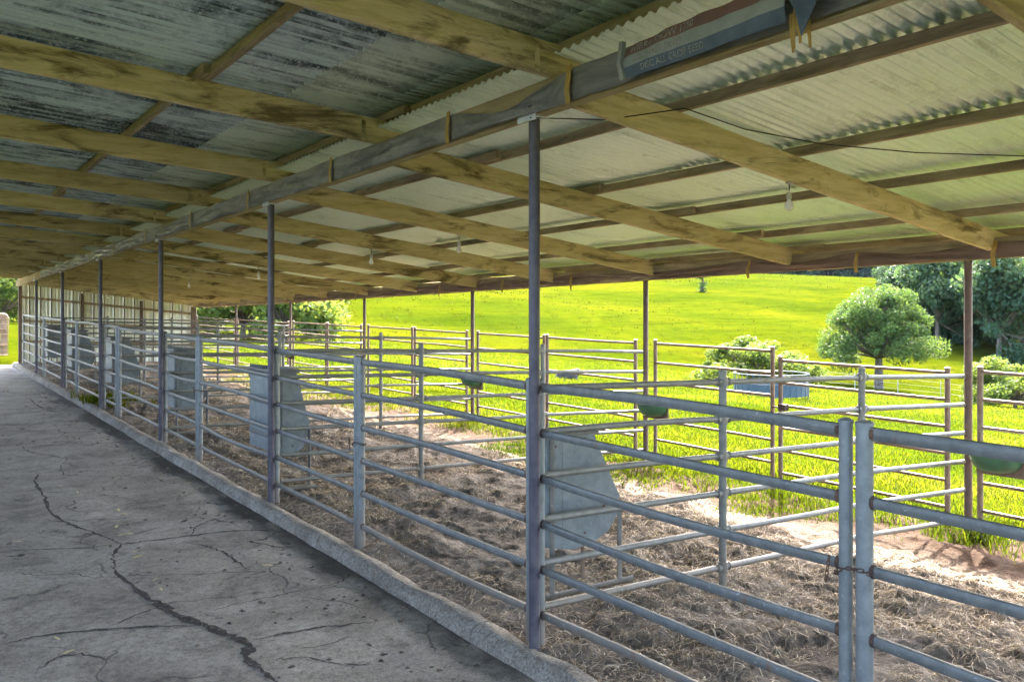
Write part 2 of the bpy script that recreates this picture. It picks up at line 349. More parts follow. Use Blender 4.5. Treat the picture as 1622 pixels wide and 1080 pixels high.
# ------------------------------------------------------------------ mesh builder
ORG = {}
class MB:
    def __init__(s): s.v = []; s.f = []; s.t = None
    def add(s, v, f):
        o = len(s.v); s.v += [tuple(p) for p in v]; s.f += [tuple(i + o for i in q) for q in f]
    def box(s, x0, x1, y0, y1, z0, z1):
        s.add([(x0, y0, z0), (x1, y0, z0), (x1, y1, z0), (x0, y1, z0), (x0, y0, z1), (x1, y0, z1), (x1, y1, z1), (x0, y1, z1)],
              [(0, 3, 2, 1), (4, 5, 6, 7), (0, 1, 5, 4), (1, 2, 6, 5), (2, 3, 7, 6), (3, 0, 4, 7)])
    def sweep(s, pts, prof, up=(0, 0, 1), cap=True, jit=0):
        """sweep a closed 2D profile (side, up) along a polyline"""
        n = len(prof); pts = [Vector(p) for p in pts]; up = Vector(up); o = len(s.v)
        for i, p in enumerate(pts):
            d = (pts[min(i + 1, len(pts) - 1)] - pts[max(i - 1, 0)]).normalized()
            sd = d.cross(up)
            if sd.length < 1e-4: sd = d.cross(Vector((1, 0, 0)))
            sd.normalize(); uu = sd.cross(d)
            for a, b in prof:
                q = p + sd * a + uu * b
                if jit: q += Vector((random.uniform(-jit, jit), random.uniform(-jit, jit), random.uniform(-jit, jit)))
                s.v.append(tuple(q))
        for i in range(len(pts) - 1):
            for k in range(n):
                a = o + i * n + k; b = o + i * n + (k + 1) % n
                s.f.append((a, b, b + n, a + n))
        if cap:
            s.f.append(tuple(o + k for k in reversed(range(n)))); s.f.append(tuple(o + (len(pts) - 1) * n + k for k in range(n)))
    def tube(s, pts, r, n=10, ry=None, cap=True):
        ry = ry or r
        s.sweep(pts, [(r * math.cos(2 * math.pi * k / n), ry * math.sin(2 * math.pi * k / n)) for k in range(n)], cap=cap)
    def beam(s, p, q, w, h, seg=8, jit=.003):
        p = Vector(p); q = Vector(q); c = .006
        pr = [(-w / 2 + c, 0), (w / 2 - c, 0), (w / 2, c), (w / 2, h - c), (w / 2 - c, h), (-w / 2 + c, h), (-w / 2, h - c), (-w / 2, c)]
        s.sweep([p.lerp(q, i / seg) for i in range(seg + 1)], pr, jit=jit)
    def lathe(s, prof, c=(0, 0, 0), n=12, sx=1, sy=1):
        o = len(s.v); m = len(prof)
        for r, z in prof:
            for k in range(n):
                a = 2 * math.pi * k / n; s.v.append((c[0] + sx * r * math.cos(a), c[1] + sy * r * math.sin(a), c[2] + z))
        for i in range(m - 1):
            for k in range(n):
                a = o + i * n + k; b = o + i * n + (k + 1) % n; s.f.append((a, b, b + n, a + n))
        s.f.append(tuple(o + k for k in reversed(range(n)))); s.f.append(tuple(o + (m - 1) * n + k for k in range(n)))
    def mesh(s, name, m, off=(0, 0, 0), smooth=False):
        me = bpy.data.meshes.new(name)
        v = np.asarray(s.v, float) - np.asarray(off, float)
        me.from_pydata(v.tolist(), [], s.f); me.materials.append(M[m] if isinstance(m, str) else m)
        if s.t is not None:
            at = me.attributes.new('tint', 'FLOAT', 'FACE'); at.data.foreach_set('value', s.t)
        if smooth:
            me.polygons.foreach_set('use_smooth', [True] * len(me.polygons))
            try: me.set_sharp_from_angle(angle=math.radians(42))
            except Exception: pass
        me.update(); return me
    def build(s, name, m, parent=None, smooth=False):
        off = ORG.get(parent.name, (0, 0, 0)) if parent else (0, 0, 0)
        return link(name, s.mesh(name, m, off, smooth), parent, off)
def link(name, me, parent=None, off=(0, 0, 0)):
    o = bpy.data.objects.new(name, me); COL.objects.link(o)
    if parent: o.parent = parent
    ORG[o.name] = off; return o
def tag(o, label=None, cat=None, group=None, kind=None):
    for k, v in (('label', label), ('category', cat), ('group', group), ('kind', kind)):
        if v: o[k] = v
    return o
def thing(name, loc, label, cat, group=None):
    o = bpy.data.objects.new(name, None); COL.objects.link(o); o.location = loc; o.empty_display_size = .2
    ORG[o.name] = tuple(loc); return tag(o, label, cat, group)
def copy_tree(o, parent=None):
    c = o.copy(); COL.objects.link(c); c.parent = parent
    for ch in list(o.children): copy_tree(ch, c)
    return c
def fastmesh(name, verts, quads, m, tint=None, tri=False):
    """numpy quads/tris -> mesh"""
    me = bpy.data.meshes.new(name); k = 3 if tri else 4
    nv, nf = len(verts), len(quads)
    me.vertices.add(nv); me.vertices.foreach_set('co', np.asarray(verts, np.float32).ravel())
    me.loops.add(nf * k); me.loops.foreach_set('vertex_index', np.asarray(quads, np.int32).ravel())
    me.polygons.add(nf); me.polygons.foreach_set('loop_start', np.arange(0, nf * k, k, dtype=np.int32))
    me.update(calc_edges=True)
    if tint is not None:
        at = me.attributes.new('tint', 'FLOAT', 'FACE'); at.data.foreach_set('value', np.asarray(tint, np.float32))
    me.materials.append(M[m]); me.validate(); return me
def grid(name, xs, ys, zf, m, parent=None):
    X, Y = np.meshgrid(xs, ys); Z = zf(X, Y); n = len(xs)
    i = np.arange(len(ys) - 1)[:, None] * n + np.arange(n - 1)[None, :]
    q = np.stack([i, i + 1, i + 1 + n, i + n], -1).reshape(-1, 4)
    me = fastmesh(name, np.stack([X, Y, Z], -1).reshape(-1, 3), q, m)
    me.polygons.foreach_set('use_smooth', [True] * len(me.polygons))
    return link(name, me, parent)

# ================================================================== THE SETTING
def graded(a, b, c, n, p):
    t = np.linspace(-1, 1, n); s = np.sign(t) * np.abs(t) ** p
    return np.unique(np.concatenate([np.where(s < 0, c + s * (c - a), c + s * (b - c))]))
gx = graded(-500, 900, 14, 260, 2.6); gy = graded(-500, 1000, 12, 260, 2.6)
g = grid('ground', gx, gy, terrain, 'pasture'); tag(g, kind='structure')

def floor_h(X, Y): return fz(Y) + fbm(X * .7, Y * .7, 21, 3) * .012
fl = grid('concrete_floor', np.linspace(-3.4, 2.86, 50), np.linspace(-5.6, 30.6, 260), floor_h, 'concrete'); tag(fl, kind='structure')

def ys_list():
    y = -1.2; r = [-5.5]
    while y < 30.8:
        r.append(y); y += .035 if y < 7 else (.05 if y < 13 else .11)
    return np.array(r)
def pen_h(X, Y):
    lump = fbm(X * 2.6, Y * 2.6, 31, 4) * .075 + np.abs(fbm(X * 7, Y * 7, 41, 3)) * .052
    wear = .55 + .7 * smooth(3.0, 3.5, X) * (1 - .5 * smooth(5.8, 7.2, X))
    z = gz(X, Y) - .020 + lump * wear
    edge = smooth(8.2, 8.9, X)
    return z - edge * .12 + (1 - smooth(2.95, 3.2, X)) * (-.015)
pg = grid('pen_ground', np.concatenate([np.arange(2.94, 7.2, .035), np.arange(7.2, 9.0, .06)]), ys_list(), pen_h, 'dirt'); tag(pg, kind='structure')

# kerb, poured in lengths with open joints
kroot = thing('kerb', (2.9, 12, fz(12)), None, None); tag(kroot, kind='structure')
ky = -5.5; joints = []
while ky < 29.9:
    ln = random.choice([2.35, 2.45, 2.6]); y1 = min(ky + ln, 30.0)
    n = max(6, int((y1 - ky) / .07)); b = MB(); o = 0
    yy = np.linspace(ky + .006, y1 - .006, n)
    for i, y in enumerate(yy):
        j = lambda s, a: float(fbm(y * 3.1, s, 50 + int(s * 7), 4)) * a
        zt = gz(3.06, y) + .004 + j(1.1, .02)
        b.v += [(2.815 + j(2.2, .02), y, fz(y) - .08), (2.822 + j(3.3, .022), y, fz(y) + .045 + j(4.4, .015)), (2.845 + j(5.5, .03), y, zt - .018 + j(9.1, .014)),
                (2.875 + j(6.1, .02), y, zt + j(8.3, .012)), (2.955 + j(6.6, .025), y, zt - .004 + j(7.7, .014)), (2.985 + j(7.2, .02), y, zt - .03), (2.99, y, zt - .2)]
    for i in range(n - 1):
        for k in range(6):
            a = i * 7 + k; b.f.append((a, a + 1, a + 8, a + 7))
    b.f.append(tuple(range(7))); b.f.append(tuple(reversed(range((n - 1) * 7, n * 7))))
    b.build('kerb_length', 'kerb', kroot, True); ky = y1

# cracks traced over the slab (ribbons of silt lying in the cracks)
def ribbon(name, pix, w, m, parent, lift=.004, sub=7):
    P = [on(x, y, lambda X, Y: fz(Y)) for x, y in pix]; b = MB(); pts = []
    for i in range(len(P) - 1):
        for k in range(sub):
            p = P[i].lerp(P[i + 1], k / sub); pts.append(p + Vector((random.gauss(0, .008), random.gauss(0, .008), 0)))
    pts.append(P[-1]); n = len(pts)
    for i, p in enumerate(pts):
        d = (pts[min(i + 1, n - 1)] - pts[max(i - 1, 0)]).normalized(); s = Vector((d.y, -d.x, 0))
        e = min(1, .25 + 3 * min(i, n - 1 - i) / n); ww = w * 1.2 * e * (.95 + .35 * math.sin(i * .9 + w * 900) + random.uniform(-.12, .12))
        z = float(floor_h(p.x, p.y)) + lift
        b.v += [(p.x + s.x * ww, p.y + s.y * ww, z), (p.x - s.x * ww, p.y - s.y * ww, z)]
    for i in range(n - 1): b.f.append((2 * i, 2 * i + 1, 2 * i + 3, 2 * i + 2))
    return b.build(name, m, parent)
CR = [([(182, 898), (178, 880), (193, 862), (230, 857), (290, 850), (345, 843), (400, 840), (440, 842)], .013),
      ([(175, 898), (205, 925), (240, 950), (275, 972), (320, 990), (365, 1008), (395, 1020), (388, 1040), (415, 1060), (440, 1080)], .026),
      ([(0, 1022), (50, 1010), (110, 1002), (180, 996), (250, 992), (320, 992)], .011),
      ([(400, 1013), (450, 1003), (500, 995), (545, 990), (590, 985)], .009),
      ([(193, 862), (170, 852), (140, 840), (100, 825), (80, 812), (68, 785), (55, 760), (62, 750), (95, 745)], .012),
      ([(15, 872), (70, 870), (130, 868), (180, 863)], .008),
      ([(290, 858), (330, 865), (355, 875), (375, 890), (395, 903)], .009),
      ([(300, 850), (310, 835), (330, 825), (360, 818)], .007),
      ([(95, 735), (100, 752), (140, 754), (190, 753), (230, 755)], .007),
      ([(30, 705), (45, 715), (85, 722), (130, 730)], .008),
      ([(250, 962), (215, 975), (175, 992)], .006),
      ([(330, 970), (380, 955), (430, 945), (480, 935), (540, 925)], .005),
      ([(45, 630), (55, 640), (70, 648), (95, 655)], .012),
      ([(560, 905), (545, 920), (520, 927), (560, 935)], .005),
      ([(0, 686), (60, 683), (120, 680)], .010),
      ([(440, 842), (420, 855), (395, 858), (440, 868), (470, 866)], .008), ([(150, 655), (100, 660), (60, 664), (20, 668)], .010),
      ([(20, 905), (60, 912), (110, 908), (160, 915)], .005), ([(430, 1045), (480, 1040), (540, 1052), (600, 1050)], .006),
      ([(60, 1060), (90, 1040), (130, 1035), (170, 1045)], .006), ([(10, 790), (40, 795), (68, 785)], .006), ([(230, 755), (260, 762), (300, 758), (340, 762)], .006),
      ([(330, 790), (300, 800), (270, 797), (240, 806), (200, 803)], .005), ([(100, 700), (140, 705), (180, 700), (230, 705)], .007), ([(90, 640), (70, 630), (40, 625)], .009)]
for pix, w in CR: ribbon('crack', pix, w, 'crack', fl)
# blotches of silt on the slab
def blotch(px, py, rx, ry, parent):
    c = on(px, py, lambda X, Y: fz(Y)); b = MB(); n = 26; ph = random.random() * 9
    for k in range(n):
        a = 2 * math.pi * k / n; r = 1 + .55 * math.sin(3 * a + ph) * random.uniform(.2, 1) + random.uniform(-.25, .25)
        x, y = c.x + rx * r * math.cos(a) * CA + ry * r * math.sin(a) * SA, c.y - rx * r * math.cos(a) * SA + ry * r * math.sin(a) * CA
        b.v.append((x, y, float(floor_h(x, y)) + .005))
    b.f.append(tuple(range(n))); b.build('silt_stain', 'stain', parent)
for q in [(232, 906, .05, .012), (28, 880, .07, .03), (485, 879, .10, .012), (372, 900, .02, .006), (186, 715, .04, .02), (395, 915, .05, .008), (95, 826, .06, .02)]:
    blotch(*q, fl)

# ================================================================== THE SHED
PY = [-4.85, -.45, 3.907, 8.164, 12.472, 16.815, 21.2, 25.585, 29.95]
OX = [7.83, 7.87, 7.917, 8.028, 8.098, 8.149, 8.193, 8.202, 8.221]
def eave_x(Y): return float(np.interp(Y, PY, OX))
shed = thing('shed', (2.95, 12.5, fz(12.5)), 'long open sided shed with timber rafters and corrugated iron roof over the pens', 'shed')
for i, y in enumerate(PY[:-1]):
    r = .0325; x = 2.965; zt = beam_z(y) - .002
    b = MB(); b.tube([(x, y, gz(x, y) - .25), (x, y, zt)], r, 16); p = b.build('post', 'dark_post', shed, True)
    b = MB(); b.box(x - .058, x - .050, y - .085, y + .085, zt - .02, zt + .085); b.box(x - .05, x + .05, y - .085, y + .085, zt - .001, zt + .003)
    pl = b.build('bracket_plate', 'plate', p)
    # dark bolt heads on the plate
    for dy, dz in ((.052, .055), (-.045, .05)):
        b = MB(); b.box(x - .066, x - .0585, y + dy - .014, y + dy + .014, zt + dz - .014, zt + dz + .014); b.build('bolt', 'hole', p)
for i, y in enumerate(PY):
    x = OX[i] + .02; b = MB(); b.tube([(x, y, float(terrain(x, y)) - .1), (x, y, eave_z(y) + .1)], .034, 14); b.build('outer_post', 'brown_post', shed, True)
# beams in lengths
for a, c in zip(PY[:-1:2], PY[2::2]):
    b = MB(); b.beam((2.957, a, beam_z(a)), (2.957, c, beam_z(c)), .075, .185, 14); bm = b.build('ridge_beam', 'beam', shed)
    xa, xc = eave_x(a), eave_x(c)
    b = MB(); b.beam((xa - .055, a, eave_z(a)), (xc - .055, c, eave_z(c)), .06, .185, 14); b.build('eave_beam', 'purlin', shed)
# rafters, left and right lapped side by side
RY = [3.68 + 2.125 * k for k in range(-4, 13)]
for y in RY:
    b = MB(); b.beam((-3.3, y + .03, rL(-3.3, y)), (3.22, y + .03, rL(3.22, y) + .004), .05, .185, 14, .0025); b.build('rafter', 'rafter', shed)
    xe = eave_x(y) + .28
    b = MB(); b.beam((3.0, y - .024, rR(3.0, y)), (xe, y - .024, rR(xe, y)), .05, .185, 14, .0025); b.build('rafter', 'rafter', shed)
    b = MB(); b.box(2.80, 2.83, y - .0005, y + .0045, rL(2.87, y) + .004, rL(2.87, y) + .16); b.build('tie_strap', 'rafter', shed)
# purlins on top of the rafters
LP = [-3.15, -1.15, .25, 1.65, 3.05]; RP = [3.85, 5.02, 6.08, 7.25, 8.12]
segs = [(-5.3, -.57), (-.57, 5.805), (5.805, 12.18), (12.18, 18.555), (18.555, 24.93), (24.93, 30.1)]
for X in LP + RP:
    for j, (a, c) in enumerate(segs):
        f = rL if X < 3.1 else rR; dx = .025 if j % 2 else -.025
        a2 = a - (.16 + random.random() * .15 if j else 0); c2 = c + (.14 + random.random() * .15 if j < 5 else 0)
        b = MB(); b.beam((X + dx, a2, f(X + dx, a2) + .187), (X + dx, c2, f(X + dx, c2) + .187), .047, .066, 10, .003); b.build('purlin', 'purlin', shed)
# corrugated sheets
def sheet_mesh(name, length, m, n_wave=10, per=8, rag=False, amp=.0108):
    pitch = .0762; xs = [0, length * .33, length * .66, length] if not rag else [0, .03, length * .5, length - .03, length]
    ny = n_wave * per + 1
    v = []; 
    for x in xs:
        for k in range(ny):
            a = 2 * math.pi * k / per
            z = amp * math.cos(a)
            xx = x
            if rag and (x == 0 or x == length): xx = x + random.uniform(-.004, .004) * (1 if x else -1)
            v.append((xx, k * pitch / per, z))
    q = [(i * ny + k, i * ny + k + 1, (i + 1) * ny + k + 1, (i + 1) * ny + k) for i in range(len(xs) - 1) for k in range(ny - 1)]
    me = bpy.data.meshes.new(name); me.from_pydata(v, [], q); me.materials.append(M[m])
    me.polygons.foreach_set('use_smooth', [True] * len(q)); me.update(); return me
SW = .762
def lay(me, f, X0, dz, y):
    o = bpy.data.objects.new('roof_sheet', me); COL.objects.link(o); o.parent = shed
    off = Vector(ORG[shed.name])
    z0 = f(X0, y); sx = f(X0 + 1, y) - z0; sy = f(X0, y + 1) - z0
    ex = Vector((1, 0, sx)).normalized(); ey = Vector((0, 1, sy)); ez = ex.cross(ey).normalized(); ey = ez.cross(ex)
    p = Vector((X0, y, z0 + .187 + .066 + .0150 + dz)) - off
    mtx = Matrix((ex, ey, ez)).transposed().to_4x4(); mtx.translation = p
    o.matrix_basis = mtx
lenA, lenB, lenC, lenD, lenE = 3.35, 3.55, 2.36, 1.95, 2.6
sh = {k: sheet_mesh('roof_sheet', l, m, rag=r, amp=.0140 if k in ('A', 'B', 'B2') else .0115) for k, l, m, r in (('A', 3.2, 'sheet_old_shaded', False), ('B', 2.62, 'sheet_old_shaded', True), ('B2', 1.05, 'sheet_mid', True), ('C', 2.18, 'sheet_pale', True), ('D', 3.45, 'sheet_pale', True))}
y = -5.4; i = 0
while y < 30.0:
    t = .0008 * (i % 2); o = [random.uniform(-.03, .03) for _ in range(4)]
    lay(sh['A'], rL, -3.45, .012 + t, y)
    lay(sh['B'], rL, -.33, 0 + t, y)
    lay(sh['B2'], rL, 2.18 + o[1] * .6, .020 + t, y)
    lay(sh['C'], rR, 2.93, .004 + t, y)
    lay(sh['D'], rR, 5.0 + o[3] * .5, -.0 + t - .0005, y) if False else lay(sh['D'], rR, 5.02 + o[3] * .5, .024 + t, y)
    y += SW - .0762 * .5; i += 1
# ridge flashing closing the step between the two pitches
b = MB(); b.sweep([(3.22, -5.3, rL(3.22, -5.3) + .30), (3.22, 30.1, rL(3.22, 30.1) + .30)], [(-.30, .0), (.0, 0), (.002, -.20), (.008, -.20), (.006, .005), (-.30, .004)]); b.build('ridge_flashing', 'sheet_pale', shed)
for a, c in segs:
    b = MB(); b.beam((eave_x(a) + .34, a, rR(eave_x(a) + .34, a) + .02), (eave_x(c) + .34, c - .004, rR(eave_x(c) + .34, c) + .015), .03, .232, 10); b.build('fascia_board', 'purlin', shed)
# end wall
ey_ = 30.08
wall = tag(MB().build('end_wall', 'wall_sheet', shed)) if False else None
x = 2.99; 
while x < 8.15:
    x1 = min(x + .298, 8.19); zt0 = rR(max(x, 3), ey_) + .20; zt1 = rR(x1, ey_) + .20; zb = gz(x, ey_) - .05
    b = MB(); n = 12; w = x1 - x
    prof = []
    for k in range(n + 1):
        t = k / n; yy = ey_ + (.012 if (k % 4 in (1, 2)) else 0) + (.0 if 0 < k < n else -.02)
        prof.append((x + t * w, yy, zt0 + (zt1 - zt0) * t))
    for (xx, yy, zz) in prof: b.v += [(xx, yy, zb), (xx, yy, zz)]
    for k in range(n): b.f.append((2 * k, 2 * k + 2, 2 * k + 3, 2 * k + 1))
    b.build('wall_sheet', 'wall_sheet', shed)
    b = MB(); b.box(x1 - .011, x1 + .011, ey_ - .045, ey_ - .021, zb, zt1 - .02); b.build('wall_rib', 'post_wood', shed)
    x = x1 + .004
for hz in (.62, 1.25, 1.98):
    b = MB(); b.beam((2.99, ey_ - .085, gz(3, ey_) + hz + (.0)), (8.17, ey_ - .085, gz(8, ey_) + hz * .86 + (.0 if hz < 1.9 else -.13)), .045, .075, 8); b.build('girt', 'purlin', shed)
for X in (3.03, 4.75, 6.5, 8.13):
    b = MB(); b.box(X - .045, X + .045, ey_ - .2, ey_ - .112, gz(X, ey_) - .2, rR(X, ey_) - .01); b.build('wall_stud', 'post_wood', shed)

# unseen side wall, its height set for the sky light it lets in
y = -5.4; lw = sheet_mesh('unseen_wall_sheet', 2.2, 'wall_sheet')
while y < 30.0:
    o = bpy.data.objects.new('unseen_wall_sheet', lw); COL.objects.link(o); o.parent = shed
    o.matrix_basis = Matrix.Translation(Vector((-3.36, y, fz(y) + 2.1)) - Vector(ORG[shed.name])) @ Matrix.Rotation(math.radians(90), 4, 'Y')
    y += SW - .038
# plastic wrap strapped along the beams
def wrap_piece(name, y0, y1, xf, zb, h, m, parent, sag=.03, seed=0, drop=0):
    n = max(6, int((y1 - y0) / .05)); rows = 9; b = MB()
    for side in (0, 1):
        for i in range(n + 1):
            y = y0 + (y1 - y0) * i / n; t = i / n
            for k in range(rows):
                s = k / (rows - 1)
                fold = .016 * math.sin(s * 7 + 2 * math.sin(y * 2 + seed)) + float(fbm(y * 2.2, s * 3 + seed, 60, 3)) * .035
                pin = math.sin(math.pi * t) ** .5 if 0 < t < 1 else 0
                top = h * (1 - .35 * sag / .03 * .5 * (math.sin(math.pi * t) ** 2) * (s > 0.0))
                z = zb(y) + .008 + s * top - drop * math.sin(math.pi * t) * s * s
                b.v.append((xf(y) - .012 - abs(fold) * (.25 + pin) + side * .003, y, z))
    N = (n + 1) * rows
    for i in range(n):
        for k in range(rows - 1):
            a = i * rows + k
            b.f.append((a, a + 1, a + rows + 1, a + rows)); b.f.append((N + a, N + a + rows, N + a + rows + 1, N + a + 1))
    o = b.build(name, m, parent, True); return o
SY = [-.6, .9, 2.07, 3.5, 4.72, 6.56, 8.6, 10.7, 13.0, 15.2, 17.4, 19.8, 22.1, 24.4]
for i in range(len(SY) - 1):
    wrap_piece('beam_wrap', SY[i] + .012, SY[i + 1] - .012, lambda y: 2.918, beam_z, .172, 'wrap_grey', shed, .045 if i in (3, 7) else .012, i * 1.7, .05 if i == 3 else .0)
for y in SY:
    b = MB(); b.sweep([(2.880, y, beam_z(y) - .012), (2.873, y + .004, beam_z(y) + .06), (2.879, y - .003, beam_z(y) + .13), (2.886, y, beam_z(y) + .196)], [(-.018, -.002), (.018, -.002), (.018, .002), (-.018, .002)], up=(1, 0, 0)); b.build('strap', 'strap', shed)
# frayed end hanging from one strap
b = MB(); yy = 2.07; zz = beam_z(yy)
b.add([(2.830, yy + .05, zz + .16), (2.825, yy - .14, zz + .14), (2.810, yy - .12, zz + .03), (2.820, yy - .05, zz - .07), (2.832, yy - .01, zz + .05)], [(0, 1, 2, 3, 4)])
b.add([(2.833, yy + .05, zz + .16), (2.828, yy - .14, zz + .14), (2.813, yy - .12, zz + .03), (2.823, yy - .05, zz - .07), (2.835, yy - .01, zz + .05)], [(4, 3, 2, 1, 0)])
b.build('torn_flap', 'banner_blue', shed)
for k in range(7):
    b = MB(); y0 = yy + .03 - k * .014
    b.sweep([(2.862, y0, zz + .045), (2.858, y0 - .005, zz - .01), (2.86, y0 - .012 + random.uniform(-.01, .01), zz - .05 - random.random() * .07)], [(-.006, -.001), (.006, -.001), (.006, .001), (-.006, .001)], up=(1, 0, 0)); b.build('frayed_strand', 'strap', shed)
# the strip of an old printed feed banner, folded over the wrap
def banner_z(y, s):  # s 0..1 bottom to top, drooping at its far end
    t = (y - 2.10) / (3.02 - 2.10)
    return beam_z(y) + .012 + s * (.172 - .025 * t * t) - .012 * t
bn = thing('printed_banner', (2.87, 2.6, beam_z(2.6)), 'faded red white and blue printed plastic banner folded along the roof beam', 'banner')
for name, s0, s1, m in (('blue_band', 0, .34, 'banner_blue'), ('white_band', .34, .68, 'banner_white'), ('red_band', .68, 1, 'banner_red')):
    b = MB(); n = 26; rows = 5
    for side in (0, 1):
        for i in range(n + 1):
            y = 2.10 + .92 * i / n
            for k in range(rows):
                s = s0 + (s1 - s0) * k / (rows - 1)
                x = 2.838 - .012 * math.sin(math.pi * s) - .006 * math.sin(y * 9 + s * 3) - .007 * math.sin(y * 31 + s * 5) * s + side * .003
                b.v.append((x, y, banner_z(y, s)))
    N = (n + 1) * rows
    for i in range(n):
        for k in range(rows - 1):
            a = i * rows + k; b.f.append((a, a + 1, a + rows + 1, a + rows)); b.f.append((N + a, N + a + rows, N + a + rows + 1, N + a + 1))
    b.build(name, m, bn, True)
b = MB(); b.sweep([(2.826, 3.015, banner_z(3.02, 0) - .002), (2.816, 3.03, banner_z(3.02, .5)), (2.826, 3.022, banner_z(3.02, 1) + .03)], [(-.012, -.012), (.016, -.008), (.018, .008), (-.012, .012)], up=(1, 0, 0)); b.build('rolled_edge', 'banner_white', bn, True)
def lettering(txt, y0, s, size, parent):
    cu = bpy.data.curves.new('lettering', 'FONT'); cu.body = txt; cu.size = size; cu.extrude = .0006
    o = bpy.data.objects.new('lettering_tmp', cu); COL.objects.link(o)
    bpy.context.view_layer.update()
    me = bpy.data.meshes.new_from_object(o.evaluated_get(bpy.context.evaluated_depsgraph_get()))
    bpy.data.objects.remove(o); me.materials.clear(); me.materials.append(M['ink'])
    off = ORG[parent.name]
    for v in me.vertices:
        y = y0 - v.co.x * 1.05; ss = s + v.co.y / .15
        zz_ = banner_z(y, min(1, ss)); x = 2.838 - .012 * math.sin(math.pi * min(1, ss)) - .006 * math.sin(y * 9 + ss * 3) - .007 * math.sin(y * 31 + ss * 5) * ss - .0035 - v.co.z
        v.co = (x - off[0], y - off[1], zz_ - off[2])
    me.update(); return link('lettering', me, parent, off)
lettering('WIRRA SHOW 1750', 2.975, .735, .044, bn)
lettering('COWRA DUTY', 2.93, .41, .042, bn)
lettering('DISC ALL CROP SEED', 2.90, .09, .038, bn)
# brown wrap on the eave beam
eY = []
for px, py in [(1576, 405), (1358, 418), (1187, 432), (906, 452), (797, 458), (697, 466), (565, 474)]:
    r = ray(px, py); lo, hi = 1, 40
    for _ in range(50):
        m_ = (lo + hi) / 2
        if r[0] * m_ < eave_x(r[1] * m_) - .1: lo = m_
        else: hi = m_
    eY.append(r[1] * lo)
eY = [-.4, 1.6] + eY + [18.8, 21.2]
for i in range(len(eY) - 1):
    wrap_piece('eave_wrap', eY[i] + .015, eY[i + 1] - .015, lambda y: eave_x(y) - .088, lambda y: eave_z(y) - .005, .145, 'wrap_brown', shed, .03, i * 2.3 + 9, .03)
for y in eY:
    x = eave_x(y) - .125
    b = MB(); b.sweep([(x + .006, y, eave_z(y) - .05 - random.random() * .03), (x - .004, y + .01, eave_z(y) + .04), (x, y - .01, eave_z(y) + .10), (x + .03, y, eave_z(y) + .155)], [(-.016, -.002), (.016, -.002), (.02, .002), (-.02, .002)], up=(1, 0, 0)); b.build('strap', 'strap', shed)

# ---------------------------------------------------------------- light bulbs
BL = []
for k, (px, py) in enumerate([(1255, 290), (750, 355), (515, 395), (374, 425), (281, 440), (185, 460)]):
    p = on(px, py, rR); y = min(RY, key=lambda q: abs(q - p.y)) if k == 0 else p.y
    ry_ = min(RY, key=lambda q: abs(q - y)) - .024
    BL.append((4.97, ry_))
blab = ['bare light bulb hanging from the rafter nearest the camera on the right', 'bare light bulb hanging from the second lit rafter left of the near post',
        'bare light bulb hanging between the two nearest dark roof posts', 'bare light bulb hanging from a rafter right of the third roof post',
        'bare light bulb seen just right of the third roof post, before the end wall', 'farthest bare light bulb hanging in front of the pale end wall']
bulb0 = None
for (x, y), lb in zip(BL, blab):
    if bulb0 is None:
        bulb0 = thing('light_bulb', (0, 0, 0), lb, 'light bulb', 'bare bulbs under the rafters')
        b = MB(); b.lathe([(.026, 0), (.03, -.012), (.012, -.02)], n=12); b.build('ceiling_rose', 'socket', bulb0, True)
        b = MB(); b.tube([(0, 0, -.015), (.003, 0, -.06), (0, 0, -.10)], .004, 6); b.build('cord', 'cable', bulb0)
        b = MB(); b.lathe([(.012, -.09), (.02, -.095), (.021, -.14), (.016, -.15)], n=12); b.build('socket', 'socket', bulb0, True)
        b = MB(); b.lathe([(.014, -.148), (.018, -.165), (.031, -.19), (.036, -.21), (.032, -.232), (.018, -.247), (.003, -.25)], n=16); b.build('glass_bulb', 'bulb', bulb0, True)
        o = bulb0
    else: o = copy_tree(bulb0); o['label'] = lb
    o.location = (x, y, rR(x, y) - .001); o.scale = (.9, .9, .8)
# slack cable slung under the rafters
cp = [Vector((2.90, 3.86, beam_z(3.9) - .01)), on(960, 190, lambda X, Y: rR(X, Y) + .05), on(1085, 172, lambda X, Y: rR(X, Y) - .005), on(1180, 205, lambda X, Y: rR(X, Y) - .02), on(1300, 228, lambda X, Y: rR(X, Y) - .01), on(1450, 242, lambda X, Y: rR(X, Y) + .0), on(1700, 250, lambda X, Y: rR(X, Y) + .04)]
b = MB(); b.tube(cp, .0035, 6); tag(b.build('cable', 'cable'), 'thin black cable slung slack under the near right rafters', 'cable')

